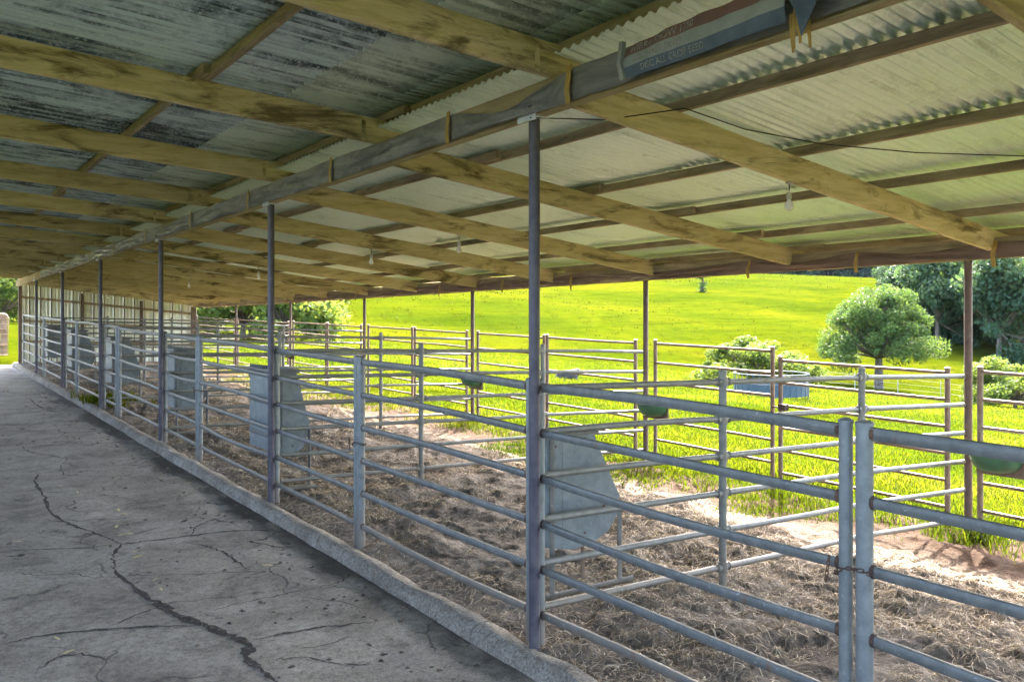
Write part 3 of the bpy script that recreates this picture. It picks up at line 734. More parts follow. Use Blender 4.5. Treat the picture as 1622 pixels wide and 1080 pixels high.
# ================================================================== YARD PANELS AND FENCES
def bent(p, q, n, amp, sd):
    p = Vector(p); q = Vector(q); r = []
    for i in range(n + 1):
        t = i / n; v = p.lerp(q, t); w = math.sin(math.pi * t)
        v.z += w * amp * math.sin(sd); v += Vector((w * amp * math.cos(sd * 2.1), 0, 0)) if abs(q.y - p.y) > abs(q.x - p.x) else Vector((0, w * amp * math.cos(sd * 2.1), 0)); r.append(v)
    return r
def cap_post(x, y, z0, z1, r, mt, parent, name='end_post'):
    b = MB(); b.tube([(x, y, z0), (x, y, z1 - .012)], r, 16); b.lathe([(r + .003, -.014), (r + .003, -.004), (r * .7, .003), (r * .2, .007)], (x, y, z1), 16)
    return b.build(name, mt, parent, True)
FX = 3.03
def front_panel(ya, yb, ra, rb, label, lug=True, drop=0, top=1.47):
    """portable six-rail panel along the kerb from ya (near) to yb (far)"""
    ym = (ya + yb) / 2
    t = thing('yard_panel', (FX, ym, gz(FX, ym)), label, 'fence panel', 'galvanised panels along the kerb')
    for y, r in ((ya, ra), (yb, rb)):
        cap_post(FX, y, gz(FX, y) + .0 - (.03 if drop == 0 else -.02), gz(FX, y) + top + .045, r, 'galv_post', t)
    sd = random.random() * 9
    for k in range(6):
        z = .155 + k * (top - .155) / 5
        P = bent((FX, ya + ra * .6, gz(FX, ya) + z), (FX, yb - rb * .6, gz(FX, yb) + z), 6, random.choice([.0, .008, .016, .024]), sd + k)
        b = MB(); n = 12; b.sweep(P, [((.0155) * math.copysign(abs(math.cos(a)) ** .6, math.cos(a)), (.0265 if k == 5 else .0228) * math.copysign(abs(math.sin(a)) ** .8, math.sin(a))) for a in [2 * math.pi * j / n for j in range(n)]])
        rl = b.build('rail', 'galv', t, True)
        for (y, r, s) in ((ya, ra, 1), (yb, rb, -1)):
            b = MB(); zc = gz(FX, y) + z; b.tube([(FX, y + s * (r - .004), zc), (FX, y + s * (r + .012), zc)], .019, 10, .0275)
            b.build('weld_collar', 'rust', rl, True)
    return t
FP = [(-.42, 1.885, .032, .033, 'galvanised six rail panel in the right foreground, right of the chained posts'),
      (1.965, 3.94, .027, .029, 'galvanised six rail panel between the chained posts and the nearest dark roof post'),
      (4.03, 6.30, .027, .032, 'galvanised six rail panel just left of the nearest dark roof post'),
      (6.375, 8.20, .027, .033, 'galvanised six rail panel just right of the second dark roof post'),
      (8.29, 10.80, .029, .030, 'galvanised six rail panel just left of the second dark roof post'),
      (10.90, 12.51, .031, .03, 'galvanised six rail panel just right of the third dark roof post'),
      (12.60, 15.52, .03, .029, 'galvanised panel with a sagging top rail left of the third roof post'),
      (15.72, 16.85, .029, .03, 'short galvanised panel just right of the fourth roof post'),
      (16.94, 19.66, .028, .032, 'galvanised panel just left of the fourth roof post, weeds behind it'),
      (19.76, 21.235, .03, .03, 'short galvanised panel just right of the fifth roof post'),
      (21.33, 24.62, .03, .03, 'galvanised panel just left of the fifth roof post'),
      (24.72, 29.0, .028, .03, 'farthest galvanised panel along the kerb beside the end wall')]
panels = [front_panel(*a) for a in FP]
# chains that tie neighbouring panels together
def chain(y, z, label):
    t = thing('chain', (FX, y, z), label, 'chain', 'chains tying the panels')
    n = 22
    for k in range(n):
        a = 2 * math.pi * k / n; rx, ry = .043, .082
        c = Vector((FX + rx * math.cos(a), y + ry * math.sin(a), z - .018 * math.sin(a + .5) + .01 * math.cos(2 * a)))
        d = Vector((-rx * math.sin(a), ry * math.cos(a), -.018 * math.cos(a))).normalized()
        s = Vector((0, 0, 1)) if k % 2 else d.cross(Vector((0, 0, 1))).normalized()
        pts = [c + d * .014 * math.cos(q) + s * .007 * math.sin(q) for q in [2 * math.pi * j / 8 for j in range(9)]]
        b = MB(); b.tube(pts, .0028, 5); b.build('chain_link', 'rust', t)
    for k in range(5):
        c = Vector((FX - .045 + .004 * k, y + .085 + .006 * k, z + .04 - .022 * k)); d = Vector((.1, .2, -1)).normalized(); s = Vector((0, 1, 0)) if k % 2 else Vector((1, 0, 0))
        pts = [c + d * .014 * math.cos(q) + s * .007 * math.sin(q) for q in [2 * math.pi * j / 8 for j in range(9)]]
        b = MB(); b.tube(pts, .0028, 5); b.build('chain_link', 'rust', t)
    return t
chain(1.925, .99, 'rusty chain looped round the paired posts in the right foreground')
chain(6.34, .93, 'rusty chain round the paired posts between the first two roof posts')
chain(10.85, 1.02, 'dark chain round the paired posts between the second and third roof posts')

# pipe divisions running out from the kerb
def division(Y, label, nx=3, near=3.10, sub=True):
    xe = eave_x(Y) - .02; xs = [4.70, 6.40]
    t = thing('pipe_division', (5.5, Y, gz(5.5, Y)), label, 'pipe fence', 'pipe divisions between the pens')
    yy = Y + .10
    posts = []
    for x in xs:
        p = cap_post(x, yy, gz(x, yy) - .12, gz(x, yy) + 1.54, .0275, 'pipe', t, 'post'); posts.append((x, p))
    sd = random.random() * 5
    for k in range(6):
        z = .165 + k * .259
        pts = [(near, yy - .0, gz(near, yy) + z)] + [(x, yy, gz(x, yy) + z - .0) for x in xs] + [(eave_x(Y) + .02, Y + .02, gz(xe, yy) + z - .015)]
        for a, c in zip(pts[:-1], pts[1:]):
            b = MB(); b.tube(bent(a, c, 4, random.choice([0, .005, .01]), sd + k), .0205, 10); b.build('rail', 'pipe', t, True)
        for x, p in posts:
            zc = gz(x, yy) + z; b = MB()
            b.tube([(x - .062, yy, zc), (x - .052, yy, zc)], .030, 10); b.tube([(x + .052, yy, zc), (x + .062, yy, zc)], .030, 10)
            b.tube([(x - .056, yy, zc), (x + .056, yy, zc)], .0255, 10); b.tube([(x, yy, zc - .036), (x, yy, zc + .036)], .0345, 12); b.build('fitting', 'pipe', p, True)
    return t
dlab = ['grey pipe division fence starting at the nearest dark roof post', 'grey pipe division fence starting at the second dark roof post', 'grey pipe division fence starting at the third dark roof post',
        'grey pipe division fence starting at the fourth dark roof post', 'grey pipe division fence starting at the fifth dark roof post', 'farthest pipe division fence, starting at the sixth roof post']
for Y, lb in zip(PY[2:8], dlab): division(Y, lb)

# outer fence panels of rusty brown pipe between the outer posts
def outer_panel(ya, yb, dz, label, latch=False):
    ym = (ya + yb) / 2; xm = eave_x(ym) + .01
    t = thing('rail_panel', (xm, ym, float(terrain(xm, ym))), label, 'fence panel', 'rusty brown panels along the paddock side')
    G = lambda y: gz(8.05, y)
    for y in (ya, yb): cap_post(eave_x(y) + .02, y, G(y) + .05 if dz < .05 else G(y) - .05, G(y) + 1.50 + dz, .025, 'brown_pipe', t)
    sd = random.random() * 7
    for k in range(6):
        z = .20 + dz + k * .25
        b = MB(); b.tube(bent((eave_x(ya) + .02, ya, G(ya) + z), (eave_x(yb) + .02, yb, G(yb) + z), 5, random.choice([0, .004, .008]), sd + k), .0165, 10); b.build('rail', 'brown_pipe', t, True)
    if latch:
        b = MB(); b.box(eave_x(ya) - .02, eave_x(ya) + .05, yb - .12, yb - .03, G(ya) + .95, G(ya) + 1.02); b.tube([(eave_x(ya) - .03, yb - .1, G(ya) + .985), (eave_x(ya) - .03, yb + .05, G(ya) + .985)], .01, 8); b.build('latch', 'rust', t)
    return t
outer_panel(-.3, 1.78, .04, 'brown pipe panel on the paddock side, farthest right behind the nearest green trough')
outer_panel(1.88, 3.80, .05, 'brown pipe panel right of the rightmost outer post, behind the green trough')
outer_panel(4.10, 5.99, .02, 'brown pipe gate with a latch in front of the round shade tree', True)
outer_panel(6.10, 7.98, .12, 'brown pipe panel in front of the blue hay feeder and bush')
outer_panel(8.36, 10.32, .11, 'brown pipe panel below the middle of the grassy hill')
outer_panel(10.40, 12.30, .10, 'brown pipe panel beside the second green trough, left of it')
outer_panel(12.66, 14.55, .10, 'brown pipe panel in front of the hill, left of the nearest dark roof post')
outer_panel(14.66, 16.62, .10, 'brown pipe panel meeting the fourth outer post')
outer_panel(16.98, 18.8, .09, 'brown pipe panel just past the fourth outer post')
outer_panel(18.9, 21.0, .08, 'brown pipe panel in front of the leafy bushes, nearer one')
outer_panel(21.36, 25.4, .06, 'long brown pipe panel in front of the leafy bushes')
outer_panel(25.76, 29.8, .05, 'farthest brown pipe panel, meeting the end wall corner')

# ---------------------------------------------------------------- hay feeders: tongue-shaped sheet-metal bins on the divisions
fproto = None
def feeder_parts(t):
    prof = [(0, .06), (0, .93), (.36, .90), (.50, .58), (.60, .36), (.585, .22), (.50, .10), (.36, .03), (.2, .01)]
    Lf = .66
    for y in (0, Lf):
        b = MB(); n = len(prof)
        for q in (y - .004, y + .004): b.v += [(x, q, z) for x, z in prof]
        b.f.append(tuple(range(n))); b.f.append(tuple(reversed(range(n, 2 * n))))
        for k in range(n): a, c = k, (k + 1) % n; b.f.append((c, a, a + n, c + n))
        sp = b.build('side_panel', 'feeder', t)
        if y == 0:
            b = MB(); b.box(.115, .117, -.010, -.0045, .10, .86); b.build('seam', 'galv', sp)
            b = MB(); b.box(.02, .42, -.016, -.0045, .865, .905); b.build('lip', 'galv', sp)
            for bx, bz in ((.06, .2), (.06, .5), (.06, .8), (.30, .84), (.46, .3), (.30, .12)):
                b = MB(); b.box(bx - .008, bx + .008, -.012, -.0045, bz - .008, bz + .008); b.build('bolt', 'rust', sp)
    b = MB(); curve = prof[2:] + [prof[0]]; n = len(curve)
    for s in (0, .006):
        for q in (.006, Lf - .006): b.v += [(x - s * .8, q, z + s * .6) for x, z in curve]
    for o in (0, 2 * n):
        for k in range(n - 1): b.f.append((o + k, o + k + 1, o + k + 1 + n, o + k + n) if o else (o + k + n, o + k + n + 1, o + k + 1, o + k))
    b.build('curved_front', 'feeder', t, True)
    b = MB(); b.box(-.004, .002, .006, Lf - .006, .06, .90); bk = b.build('back_panel', 'feeder', t)
    for z in (.22, .56, .88):
        b = MB(); b.tube([(-.012, .0, z), (-.012, Lf, z)], .014, 8, .022); b.build('band', 'galv', bk, True)
    for x, y in ((.03, .04), (.60, .05)):
        b = MB(); b.tube([(x, y - .06, -.33), (x, y - .06, .86 if x < .1 else .30)], .021, 10); b.lathe([(.034, 0), (.034, .03), (.024, .05)], (x, y - .06, -.33), 10); b.build('leg', 'galv', t, True)
    b = MB(); b.tube([(-.02, -.02, -.30), (.72, -.02, -.315)], .024, 10); b.build('base_rail', 'pipe', t, True)
    b = MB(); b.tube([(.0, Lf + .03, .80), (.33, Lf + .03, .80), (.385, Lf + .03, .775), (.40, Lf + .03, .71), (.40, Lf + .03, -.28)], .017, 8); b.build('bent_pipe', 'brown_pipe', t, True)
FD = [(3.27, 4.17, .60, 'tongue shaped galvanised hay feeder behind the near panel, bluish and dented'),
      (3.10, 8.42, .60, 'pale galvanised hay feeder with banded back beside the second roof post'),
      (3.22, 12.75, .45, 'galvanised hay feeder with dark side seen between chained posts'),
      (3.20, 17.05, .45, 'galvanised hay feeder right of the fourth roof post'),
      (3.20, 21.5, .40, 'blue grey hay feeder between the fourth and fifth roof posts'),
      (3.25, 25.8, .40, 'farthest galvanised hay feeder in front of the end wall')]
for i, (x, y, hz, lb) in enumerate(FD):
    if i == 0:
        fproto = thing('hay_feeder', (0, 0, 0), lb, 'hay feeder', 'hay feeders on the divisions'); feeder_parts(fproto); o = fproto
    else: o = copy_tree(fproto); o['label'] = lb
    o.location = (x, y, gz(x, y) + (.36 if i else .40)); o.scale = [(1, .2, .84), (.6, 1.15, 1), (.75, 1.1, 1), (.8, 1, 1), (.8, 1, 1), (.8, 1, 1)][i]
# ---------------------------------------------------------------- green troughs hooked on the outer fence
def trough_parts(t):
    # local: back board at x=0, trough bulges to -x, long axis y
    nb, nr = 18, 8
    b = MB(); 
    for s in (0, 1):
        for j in range(nr + 1):
            ph = (math.pi / 2) * j / nr
            for k in range(nb + 1):
                a = math.pi * k / nb
                rr = math.cos(ph) ** .55 * (1 - .04 * s)
                b.v.append((-.245 * rr * math.sin(a) - .006 - .0 * s, .235 * rr * math.cos(a), -.205 * math.sin(ph) + .012 * s))
    st = (nr + 1) * (nb + 1)
    for s in (0, 1):
        for j in range(nr):
            for k in range(nb):
                a = s * st + j * (nb + 1) + k
                f = (a, a + 1, a + nb + 2, a + nb + 1); b.f.append(f if s else tuple(reversed(f)))
    b.build('bowl', 'trough_green', t, True)
    b = MB(); P = [(-.01, .27, .012)] + [(-.265 * math.sin(math.pi * k / 14) - .004, .25 * math.cos(math.pi * k / 14), .012) for k in range(1, 14)] + [(-.01, -.27, .012)]
    b.tube(P, .012, 8); b.build('rim_bar', 'plate', t, True)
    b = MB(); b.tube([(-.012, -.28, .016), (-.012, .28, .016)], .010, 8); b.tube([(-.10, -.235, .014), (-.10, .235, .014)], .007, 8); b.build('cross_bar', 'plate', t, True)
    b = MB(); b.box(0, .022, -.235, .20, -.25, -.03); b.build('backing_board', 'post_wood', t)
    b = MB(); b.tube([(.01, .2, -.03), (.012, .2, .06), (.05, .2, .075), (.06, .2, .03)], .008, 6); b.tube([(.01, -.2, -.03), (.012, -.2, .06), (.05, -.2, .075), (.06, -.2, .03)], .008, 6); b.build('hook', 'rust', t)
TR = [(3.62, 'green half round trough on the rightmost outer rails'), (7.92, 'green trough below the round bush, beside the second outer post'),
      (12.30, 'green trough beside the third outer post, against the grassy hill'), (21.05, 'farthest green trough in front of the leafy bushes')]
tp = None
for i, (y, lb) in enumerate(TR):
    if i == 0: tp = thing('feed_trough', (0, 0, 0), lb, 'trough', 'green troughs on the outer rails'); trough_parts(tp); o = tp
    else: o = copy_tree(tp); o['label'] = lb
    o.location = (eave_x(y) - .04, y, gz(8.05, y) + .80); o.scale = (1, .92, .8)

# ================================================================== aisle end gate
ga = thing('pipe_gate', (2.2, 32.2, float(terrain(2.2, 32.2))), 'round cornered pipe gate with wire mesh at the far end of the aisle', 'gate')
gb = float(terrain(2.2, 32.2)) + .12
b = MB(); x0, x1, z0, z1, r = .4, 2.93, gb, gb + 1.35, .16
P = [(x0, 32.2, z0), (x0, 32.2, z1 - r), (x0 + .05, 32.2, z1 - .05), (x0 + r, 32.2, z1), (x1 - r, 32.2, z1), (x1 - .05, 32.2, z1 - .05), (x1, 32.2, z1 - r), (x1, 32.2, z0), (x0, 32.2, z0)]
b.tube(P, .022, 8); b.build('frame', 'brown_pipe', ga, True)
for k in range(1, 8):
    b = MB(); z = z0 + k * 1.35 / 8; b.tube([(x0, 32.2, z), (x1, 32.2, z)], .006 if k % 2 else .012, 6); b.build('mesh_wire', 'brown_pipe', ga)
gp = thing('timber_fence', (2.6, 34.0, float(terrain(2.6, 34))), 'old grey timber post and rail fence behind the aisle end gate', 'fence')
for X in (.6, 2.95):
    b = MB(); z = float(terrain(X, 34)); b.sweep([(X, 34, z - .3), (X + .02, 34, z + .7), (X, 34, z + 1.45)], [(-.1, -.09), (.1, -.09), (.1, .09), (-.1, .09)], up=(0, 1, 0), jit=.012); b.build('post', 'post_wood', gp)
for hz in (.35, .8, 1.25):
    b = MB(); b.beam((.4, 33.88, float(terrain(1, 34)) + hz), (3.0, 33.88, float(terrain(2.9, 34)) + hz - .03), .05, .13, 6, .006); b.build('rail', 'post_wood', gp)

# ================================================================== PADDOCK THINGS
# round hay ring
rx_, ry_ = at_depth(1221, 29.0); hr = thing('hay_ring', (rx_, ry_, float(terrain(rx_, ry_))), 'blue grey sheet metal hay ring with upright bars in the paddock', 'hay feeder')
R_ = 1.22; rz = on(1221, 632, lambda X, Y: -9).z if False else float(terrain(rx_, ry_))
n = 40
for s in range(8):
    b = MB(); a0, a1 = 2 * math.pi * s / 8 + .008, 2 * math.pi * (s + 1) / 8 - .008
    for q in range(6):
        a = a0 + (a1 - a0) * q / 5
        for rr in (R_, R_ - .012):
            b.v += [(rx_ + rr * math.cos(a), ry_ + rr * math.sin(a), rz + .08), (rx_ + rr * math.cos(a), ry_ + rr * math.sin(a), rz + .50)]
    for q in range(5):
        i = 4 * q; b.f += [(i, i + 4, i + 5, i + 1), (i + 2, i + 3, i + 7, i + 6), (i + 1, i + 5, i + 7, i + 3), (i, i + 2, i + 6, i + 4)]
    b.build('skirt_panel', 'ring_blue', hr)
for k in range(32):
    a = 2 * math.pi * k / 32; b = MB(); b.tube([(rx_ + R_ * math.cos(a), ry_ + R_ * math.sin(a), rz + .0), (rx_ + R_ * math.cos(a), ry_ + R_ * math.sin(a), rz + .80)], .013, 6); b.build('upright_bar', 'ring_blue', hr)
b = MB(); b.tube([(rx_ + R_ * math.cos(2 * math.pi * k / n), ry_ + R_ * math.sin(2 * math.pi * k / n), rz + .80) for k in range(n + 1)], .013, 8); b.build('top_hoop', 'ring_blue', hr)

# resting calf
cp_ = on(899, 601, terrain); cx_, cy_, cz_ = cp_.x, cp_.y, cp_.z - .12
calf = thing('calf', (cx_, cy_, cz_), 'small grey calf lying in the grass beyond the outer rails', 'calf')
dR = Vector((CA, -SA, 0)); dF = Vector((SA, CA, 0))
def cpt(a, f, z): return Vector((cx_, cy_, cz_)) + dR * a + dF * f + Vector((0, 0, z))
me = bpy.data.meshes.new('body')
sk = [(-.38, 0, .20, .12), (-.15, 0, .24, .19), (.12, 0, .30, .20), (.27, .02, .36, .12), (.36, .02, .42, .10), (.48, .03, .34, .065), (-.44, 0, .14, .03), (-.50, 0, .06, .02), (.30, -.15, .08, .06), (.12, -.24, .05, .045), (-.30, -.20, .10, .08), (-.12, -.27, .06, .045), (.34, -.12, .48, .02), (.34, .14, .48, .02)]
ed = [(0, 1), (1, 2), (2, 3), (3, 4), (4, 5), (0, 6), (6, 7), (2, 8), (8, 9), (0, 10), (10, 11), (4, 12), (4, 13)]
me.from_pydata([tuple(cpt(a, f, z) - Vector((cx_, cy_, cz_))) for a, f, z, r in sk], ed, []); me.materials.append(M['hide'])
cb = link('body', me, calf); sm = cb.modifiers.new('skin', 'SKIN'); 
for i, (a, f, z, r) in enumerate(sk): me.skin_vertices[0].data[i].radius = (r, r)
me.skin_vertices[0].data[1].use_root = True
ss = cb.modifiers.new('sub', 'SUBSURF'); ss.levels = 1; ss.render_levels = 2

# ---------------------------------------------------------------- trees
def leaf_cloud(clumps, n, size, flat=.5, seed=1, up=.35):
    r = np.random.default_rng(seed); cl = np.array(clumps, float)
    w = cl[:, 3] ** 2 * 1.0; idx = r.choice(len(cl), n, p=w / w.sum())
    d = r.normal(size=(n, 3)); d /= np.linalg.norm(d, axis=1)[:, None]
    rad = r.random(n) ** .42
    c = cl[idx, :3] + d * (cl[idx, 3] * rad)[:, None] * np.array([1, 1, .78])
    a = r.normal(size=(n, 3)); a[:, 2] -= .3; a /= np.linalg.norm(a, axis=1)[:, None]
    nn = d + r.normal(size=(n, 3)) * .8; nn[:, 2] += up
    b = np.cross(a, nn); b /= (np.linalg.norm(b, axis=1)[:, None] + 1e-6)
    s = size * r.uniform(.55, 1.35, n)[:, None]
    v = np.stack([c - a * s, c - b * s * flat, c + a * s, c + b * s * flat], 1).reshape(-1, 3)
    f = np.arange(n * 4).reshape(-1, 4)
    t = np.clip(.25 + .5 * r.random(n) + .35 * (r.random(len(cl))[idx] - .5), 0, 1)
    return v, f, t
def limbs(b, base, tips, r0):
    b0 = Vector(base)
    for tip in tips:
        tip = Vector(tip); mid = b0.lerp(tip, .5) + Vector((random.uniform(-.2, .2), random.uniform(-.2, .2), .15)) * (tip - b0).length * .3
        pts = [b0, b0.lerp(mid, .6), mid, tip]; rs = [r0, r0 * .75, r0 * .5, r0 * .15]
        o = len(b.v); n = 7
        for p, r in zip(pts, rs):
            for k in range(n):
                a = 2 * math.pi * k / n; b.v.append((p.x + r * math.cos(a), p.y + r * math.sin(a), p.z))
        for i in range(3):
            for k in range(n):
                q = o + i * n + k; w = o + i * n + (k + 1) % n; b.f.append((q, w, w + n, q + n))
def make_tree(name, label, cat, clumps, n, size, leaf, trunk_h, trunk_r, seed, group=None, lean=0, flat=.5):
    t = thing(name, (0, 0, 0), label, cat, group)
    b = MB(); st = [(trunk_r * 1.35, -.4), (trunk_r * 1.1, .15), (trunk_r * .9, trunk_h * .6), (trunk_r * .75, trunk_h)]
    o = 0; nn = 10
    for r, z in st:
        for k in range(nn): a = 2 * math.pi * k / nn; b.v.append((r * math.cos(a) + lean * z, r * math.sin(a), z))
    for i in range(len(st) - 1):
        for k in range(nn): q = i * nn + k; w = i * nn + (k + 1) % nn; b.f.append((q, w, w + nn, q + nn))
    limbs(b, (lean * trunk_h, 0, trunk_h * .92), [c[:3] for c in clumps], trunk_r * .55)
    b.build('trunk', 'bark', t, True)
    v, f, tt = leaf_cloud(clumps, n, size, flat, seed)
    link('crown', fastmesh('crown', v, f, leaf, tt), t); return t
def dome(nc, R, z0, h, rr, seed, low=.2):
    r = random.Random(seed); out = []
    for k in range(nc):
        a = r.random() * 2 * math.pi; e = r.uniform(low, 1); e = math.copysign(abs(e) ** .8, e); q = math.sqrt(max(0, 1 - e * e * .95)) * R * r.uniform(.72, 1.05)
        out.append((q * math.cos(a), q * math.sin(a), z0 + e * h * r.uniform(.85, 1.0), rr * r.choice([.5, .7, .9, 1.1, 1.45])))
    for k in range(nc // 4): out.append((r.uniform(-.4, .4) * R, r.uniform(-.4, .4) * R, z0 + h * r.uniform(.2, .6), rr * 1.1))
    return out
def put(o, px, D, s=1, rz=0, dz=0):
    x, y = at_depth(px, D); o.location = (x, y, float(terrain(x, y)) + dz); o.scale = (s, s, s); o.rotation_euler = (0, 0, rz); return o
# the round shade tree
tr = make_tree('shade_tree', 'round crowned shade tree standing alone in front of the hill', 'tree', dome(120, 3.6, 2.0, 4.9, .72, 3, -.02), 40000, .10, 'leaf_gum', 2.3, .30, 4, lean=.02)
put(tr, 1392, 63.0, 1.06, .6)
# dense bush behind the hay ring
bu = make_tree('leafy_bush', 'wide leafy bush behind the blue grey hay ring', 'bush', dome(44, 3.3, .3, 3.0, .62, 5, 0), 16000, .10, 'leaf_bush', .6, .12, 6, flat=.6)
put(bu, 1196, 46, 1.0, 0); bu.scale = (.95, .95, .72)
bu2 = make_tree('leafy_bush', 'bright leafy bush at the right edge below the forest', 'bush', dome(44, 3.5, .3, 3.4, .66, 8, 0), 16000, .11, 'leaf_bush', .6, .12, 9, flat=.6)
put(bu2, 1608, 52, 1.0, 1); bu2.scale = (.95, .95, .8)
# leafy trees past the shed's far corner
lt = make_tree('leafy_tree', 'bright leafy tree past the far corner of the shed, left of the hill', 'tree', dome(34, 3.3, .9, 5.2, 1.15, 11, -.1), 9000, .20, 'leaf_bush', 1.2, .2, 12, 'leafy trees past the far corner of the shed', flat=.6)
spots = [(452, 58, 1.0, 'bright leafy tree nearest the left foot of the hill'), (385, 62, 1.05, 'bright leafy tree seen between the second and third roof posts'),
         (330, 66, 1.1, 'bright leafy tree close to the corner of the end wall'), (490, 84, 1.15, 'hazy leafy tree touching the left edge of the hill'), (420, 80, 1.3, 'taller leafy tree behind the bright ones left of the hill')]
for i, (px, D, s, lb) in enumerate(spots):
    o = lt if i == 0 else copy_tree(lt); o['label'] = lb; put(o, px, D, s, i * 1.3)
for i, (px, D, s, lb) in enumerate([(6, 78, 1.0, 'leafy tree in the gap beyond the aisle end gate, on the left'), (-50, 84, 1.1, 'leafy tree just outside the gap beyond the aisle gate'), (30, 92, 1.2, 'leafy tree in the gap beyond the aisle gate, beside the end wall')]):
    o = copy_tree(lt); o['label'] = lb; put(o, px, D, s, 2 + i)
# forest on the right flank of the hill
FT = [make_tree('forest_tree', 'x', 'tree', dome(44, 3.9, 1.3, 8.6, 1.35, 20 + k, -.12), 11000, .24, 'leaf_forest', 2.5, .22, 30 + k, 'forest trees right of the hill', flat=.6) for k in range(3)]
FT.append(make_tree('forest_tree', 'x', 'tree', dome(24, 3.4, 6.5, 6.0, 1.15, 28, -.1), 5000, .21, 'leaf_gum', 7.5, .22, 35, 'forest trees right of the hill', flat=.45))
rf = random.Random(4); used = [0] * 4; count = 0
ordn = ['first', 'second', 'third', 'fourth', 'fifth', 'sixth', 'seventh', 'eighth', 'ninth', 'tenth', 'eleventh', 'twelfth', 'thirteenth']
rows = [(88, range(1490, 1760, 46), 1.0), (104, range(1466, 1800, 44), 1.0), (122, range(1456, 1800, 40), 1.05), (142, range(1452, 1800, 36), 1.1), (165, range(1448, 1790, 33), 1.15), (192, range(1452, 1790, 31), 1.15), (225, range(1462, 1790, 29), 1.15)]
for ri, (D, pxs, s0) in enumerate(rows):
    for ci, px in enumerate(pxs):
        k = rf.choice([0, 1, 2, 0, 1, 2, 3])
        o = FT[k] if not used[k] else copy_tree(FT[k]); used[k] = 1
        rowname = ['front', 'second', 'third', 'fourth', 'fifth', 'sixth', 'rearmost'][ri]
        o['label'] = '%s forest tree %s, %s row, right of the hill' % (['round crowned', 'broad crowned', 'dense dark', 'tall thin crowned'][k], ordn[ci] + ' from the grassy edge', rowname)
        put(o, px + rf.uniform(-14, 14), D + rf.uniform(-7, 7), s0 * rf.uniform(.8, 1.15), rf.random() * 6); count += 1
for k in range(4):
    if not used[k]: put(FT[k], 1600, 200)
# far wood along the skyline: one mass
v_, f_, t_ = [], [], []; rr_ = random.Random(12); cl = []
for k in range(150):
    px = 1180 + k * 4.6 + rr_.uniform(-6, 6); D = rr_.uniform(285, 345); x, y = at_depth(px, D); z = float(terrain(x, y)); h = rr_.uniform(8, 16)
    cl += [(x, y, z + h * .75, h * .36), (x + rr_.uniform(-2, 2), y + rr_.uniform(-2, 2), z + h * .4, h * .38), (x + rr_.uniform(-3, 3), y + rr_.uniform(-3, 3), z + h * .08, h * .30)]
v_, f_, t_ = leaf_cloud(cl, 80000, .9, .6, 77)
tag(link('far_wood', fastmesh('far_wood', v_, f_, 'leaf_forest', t_)), 'hazy line of trees along the skyline of the hill', 'woodland', kind='stuff')
# bleached dead tree on the hill
dt = thing('dead_tree', (0, 0, 0), 'small pale dead tree with a long shadow high on the hill', 'tree')
b = MB(); limbs(b, (0, 0, -.4), [(.3, .1, 3.4)], .4); b.build('trunk', 'post_wood', dt, True)
v, f, t4 = leaf_cloud([(.9, 0, 3.4, 1.1), (-.6, .2, 2.6, .8), (.2, 0, 1.2, .7), (0, 0, .3, 1.0)], 260, .4, .5, 5); link('crown', fastmesh('crown', v, f, 'leaf_gum', t4), dt)
pp = on(1112, 462, terrain); dt.location = pp
# wire fence at the bottom of the paddock
wf = thing('wire_fence', (*at_depth(1400, 58), float(terrain(*at_depth(1400, 58)))), 'thin wire fence with steel pickets beyond the paddock', 'fence')
pk = []
for px in range(1150, 1720, 68):
    x, y = at_depth(px, 58.5); z = float(terrain(x, y)); pk.append((x, y, z)); b = MB(); b.tube([(x, y, z - .2), (x, y, z + 1.25)], .03, 6); b.build('picket', 'wire', wf)
for hz in (.4, .75, 1.1):
    b = MB(); b.tube([(x, y, z + hz) for x, y, z in pk], .008, 4); b.build('strand', 'wire', wf)

# ================================================================== GRASS, STRAW, WEEDS
def blades(name, P, H, W, m, per, seed, spread, lean=.45, tb=0.5):
    r = np.random.default_rng(seed); n = len(P) * per
    base = np.repeat(P, per, 0) + np.c_[r.normal(size=(n, 2)) * np.repeat(spread, per)[:, None], np.zeros(n)]
    h = np.repeat(H, per) * r.uniform(.5, 1.25, n); w = np.repeat(W, per) * r.uniform(.6, 1.3, n)
    a = r.random(n) * 2 * math.pi; side = np.c_[np.cos(a), np.sin(a), np.zeros(n)]
    l = r.random(n) * 2 * math.pi; ln = np.c_[np.cos(l), np.sin(l), np.zeros(n)] * (h * r.uniform(.15, 1.0, n) * lean)[:, None]
    up = np.c_[np.zeros((n, 2)), h]
    p0 = base - side * w[:, None]; p1 = base + side * w[:, None]
    mid = base + up * .55 + ln * .35; p2 = mid + side * (w * .75)[:, None]; p3 = mid - side * (w * .75)[:, None]
    p4 = base + up * (1 - .3 * lean) + ln
    v = np.stack([p0, p1, p2, p3, p4], 1).reshape(-1, 3); o = np.arange(n)[:, None] * 5
    f = np.concatenate([o + [0, 1, 2], o + [0, 2, 3], o + [3, 2, 4]], 0)
    tt = np.clip(np.repeat(tb + .28 * fbm(P[:, 0] * .5, P[:, 1] * .5, 3, 3) * 2, per) + r.normal(size=n) * .16, 0, 1)
    return fastmesh(name, v, f, m, np.tile(tt, 3), tri=True)
r = np.random.default_rng(3)
N = 68000; u = r.uniform(-.75, .72, N); D = 7.5 * (62 / 7.5) ** (r.random(N) ** 1.0)
X = D * (SA + u * CA); Y = D * (CA - u * SA)
bnd = 6.98 + fbm(X * .8 + 3, Y * .9, 15, 4) * 1.9 + .3 * np.sin(Y * .55)
den = smooth(-.25, .9, X - bnd)
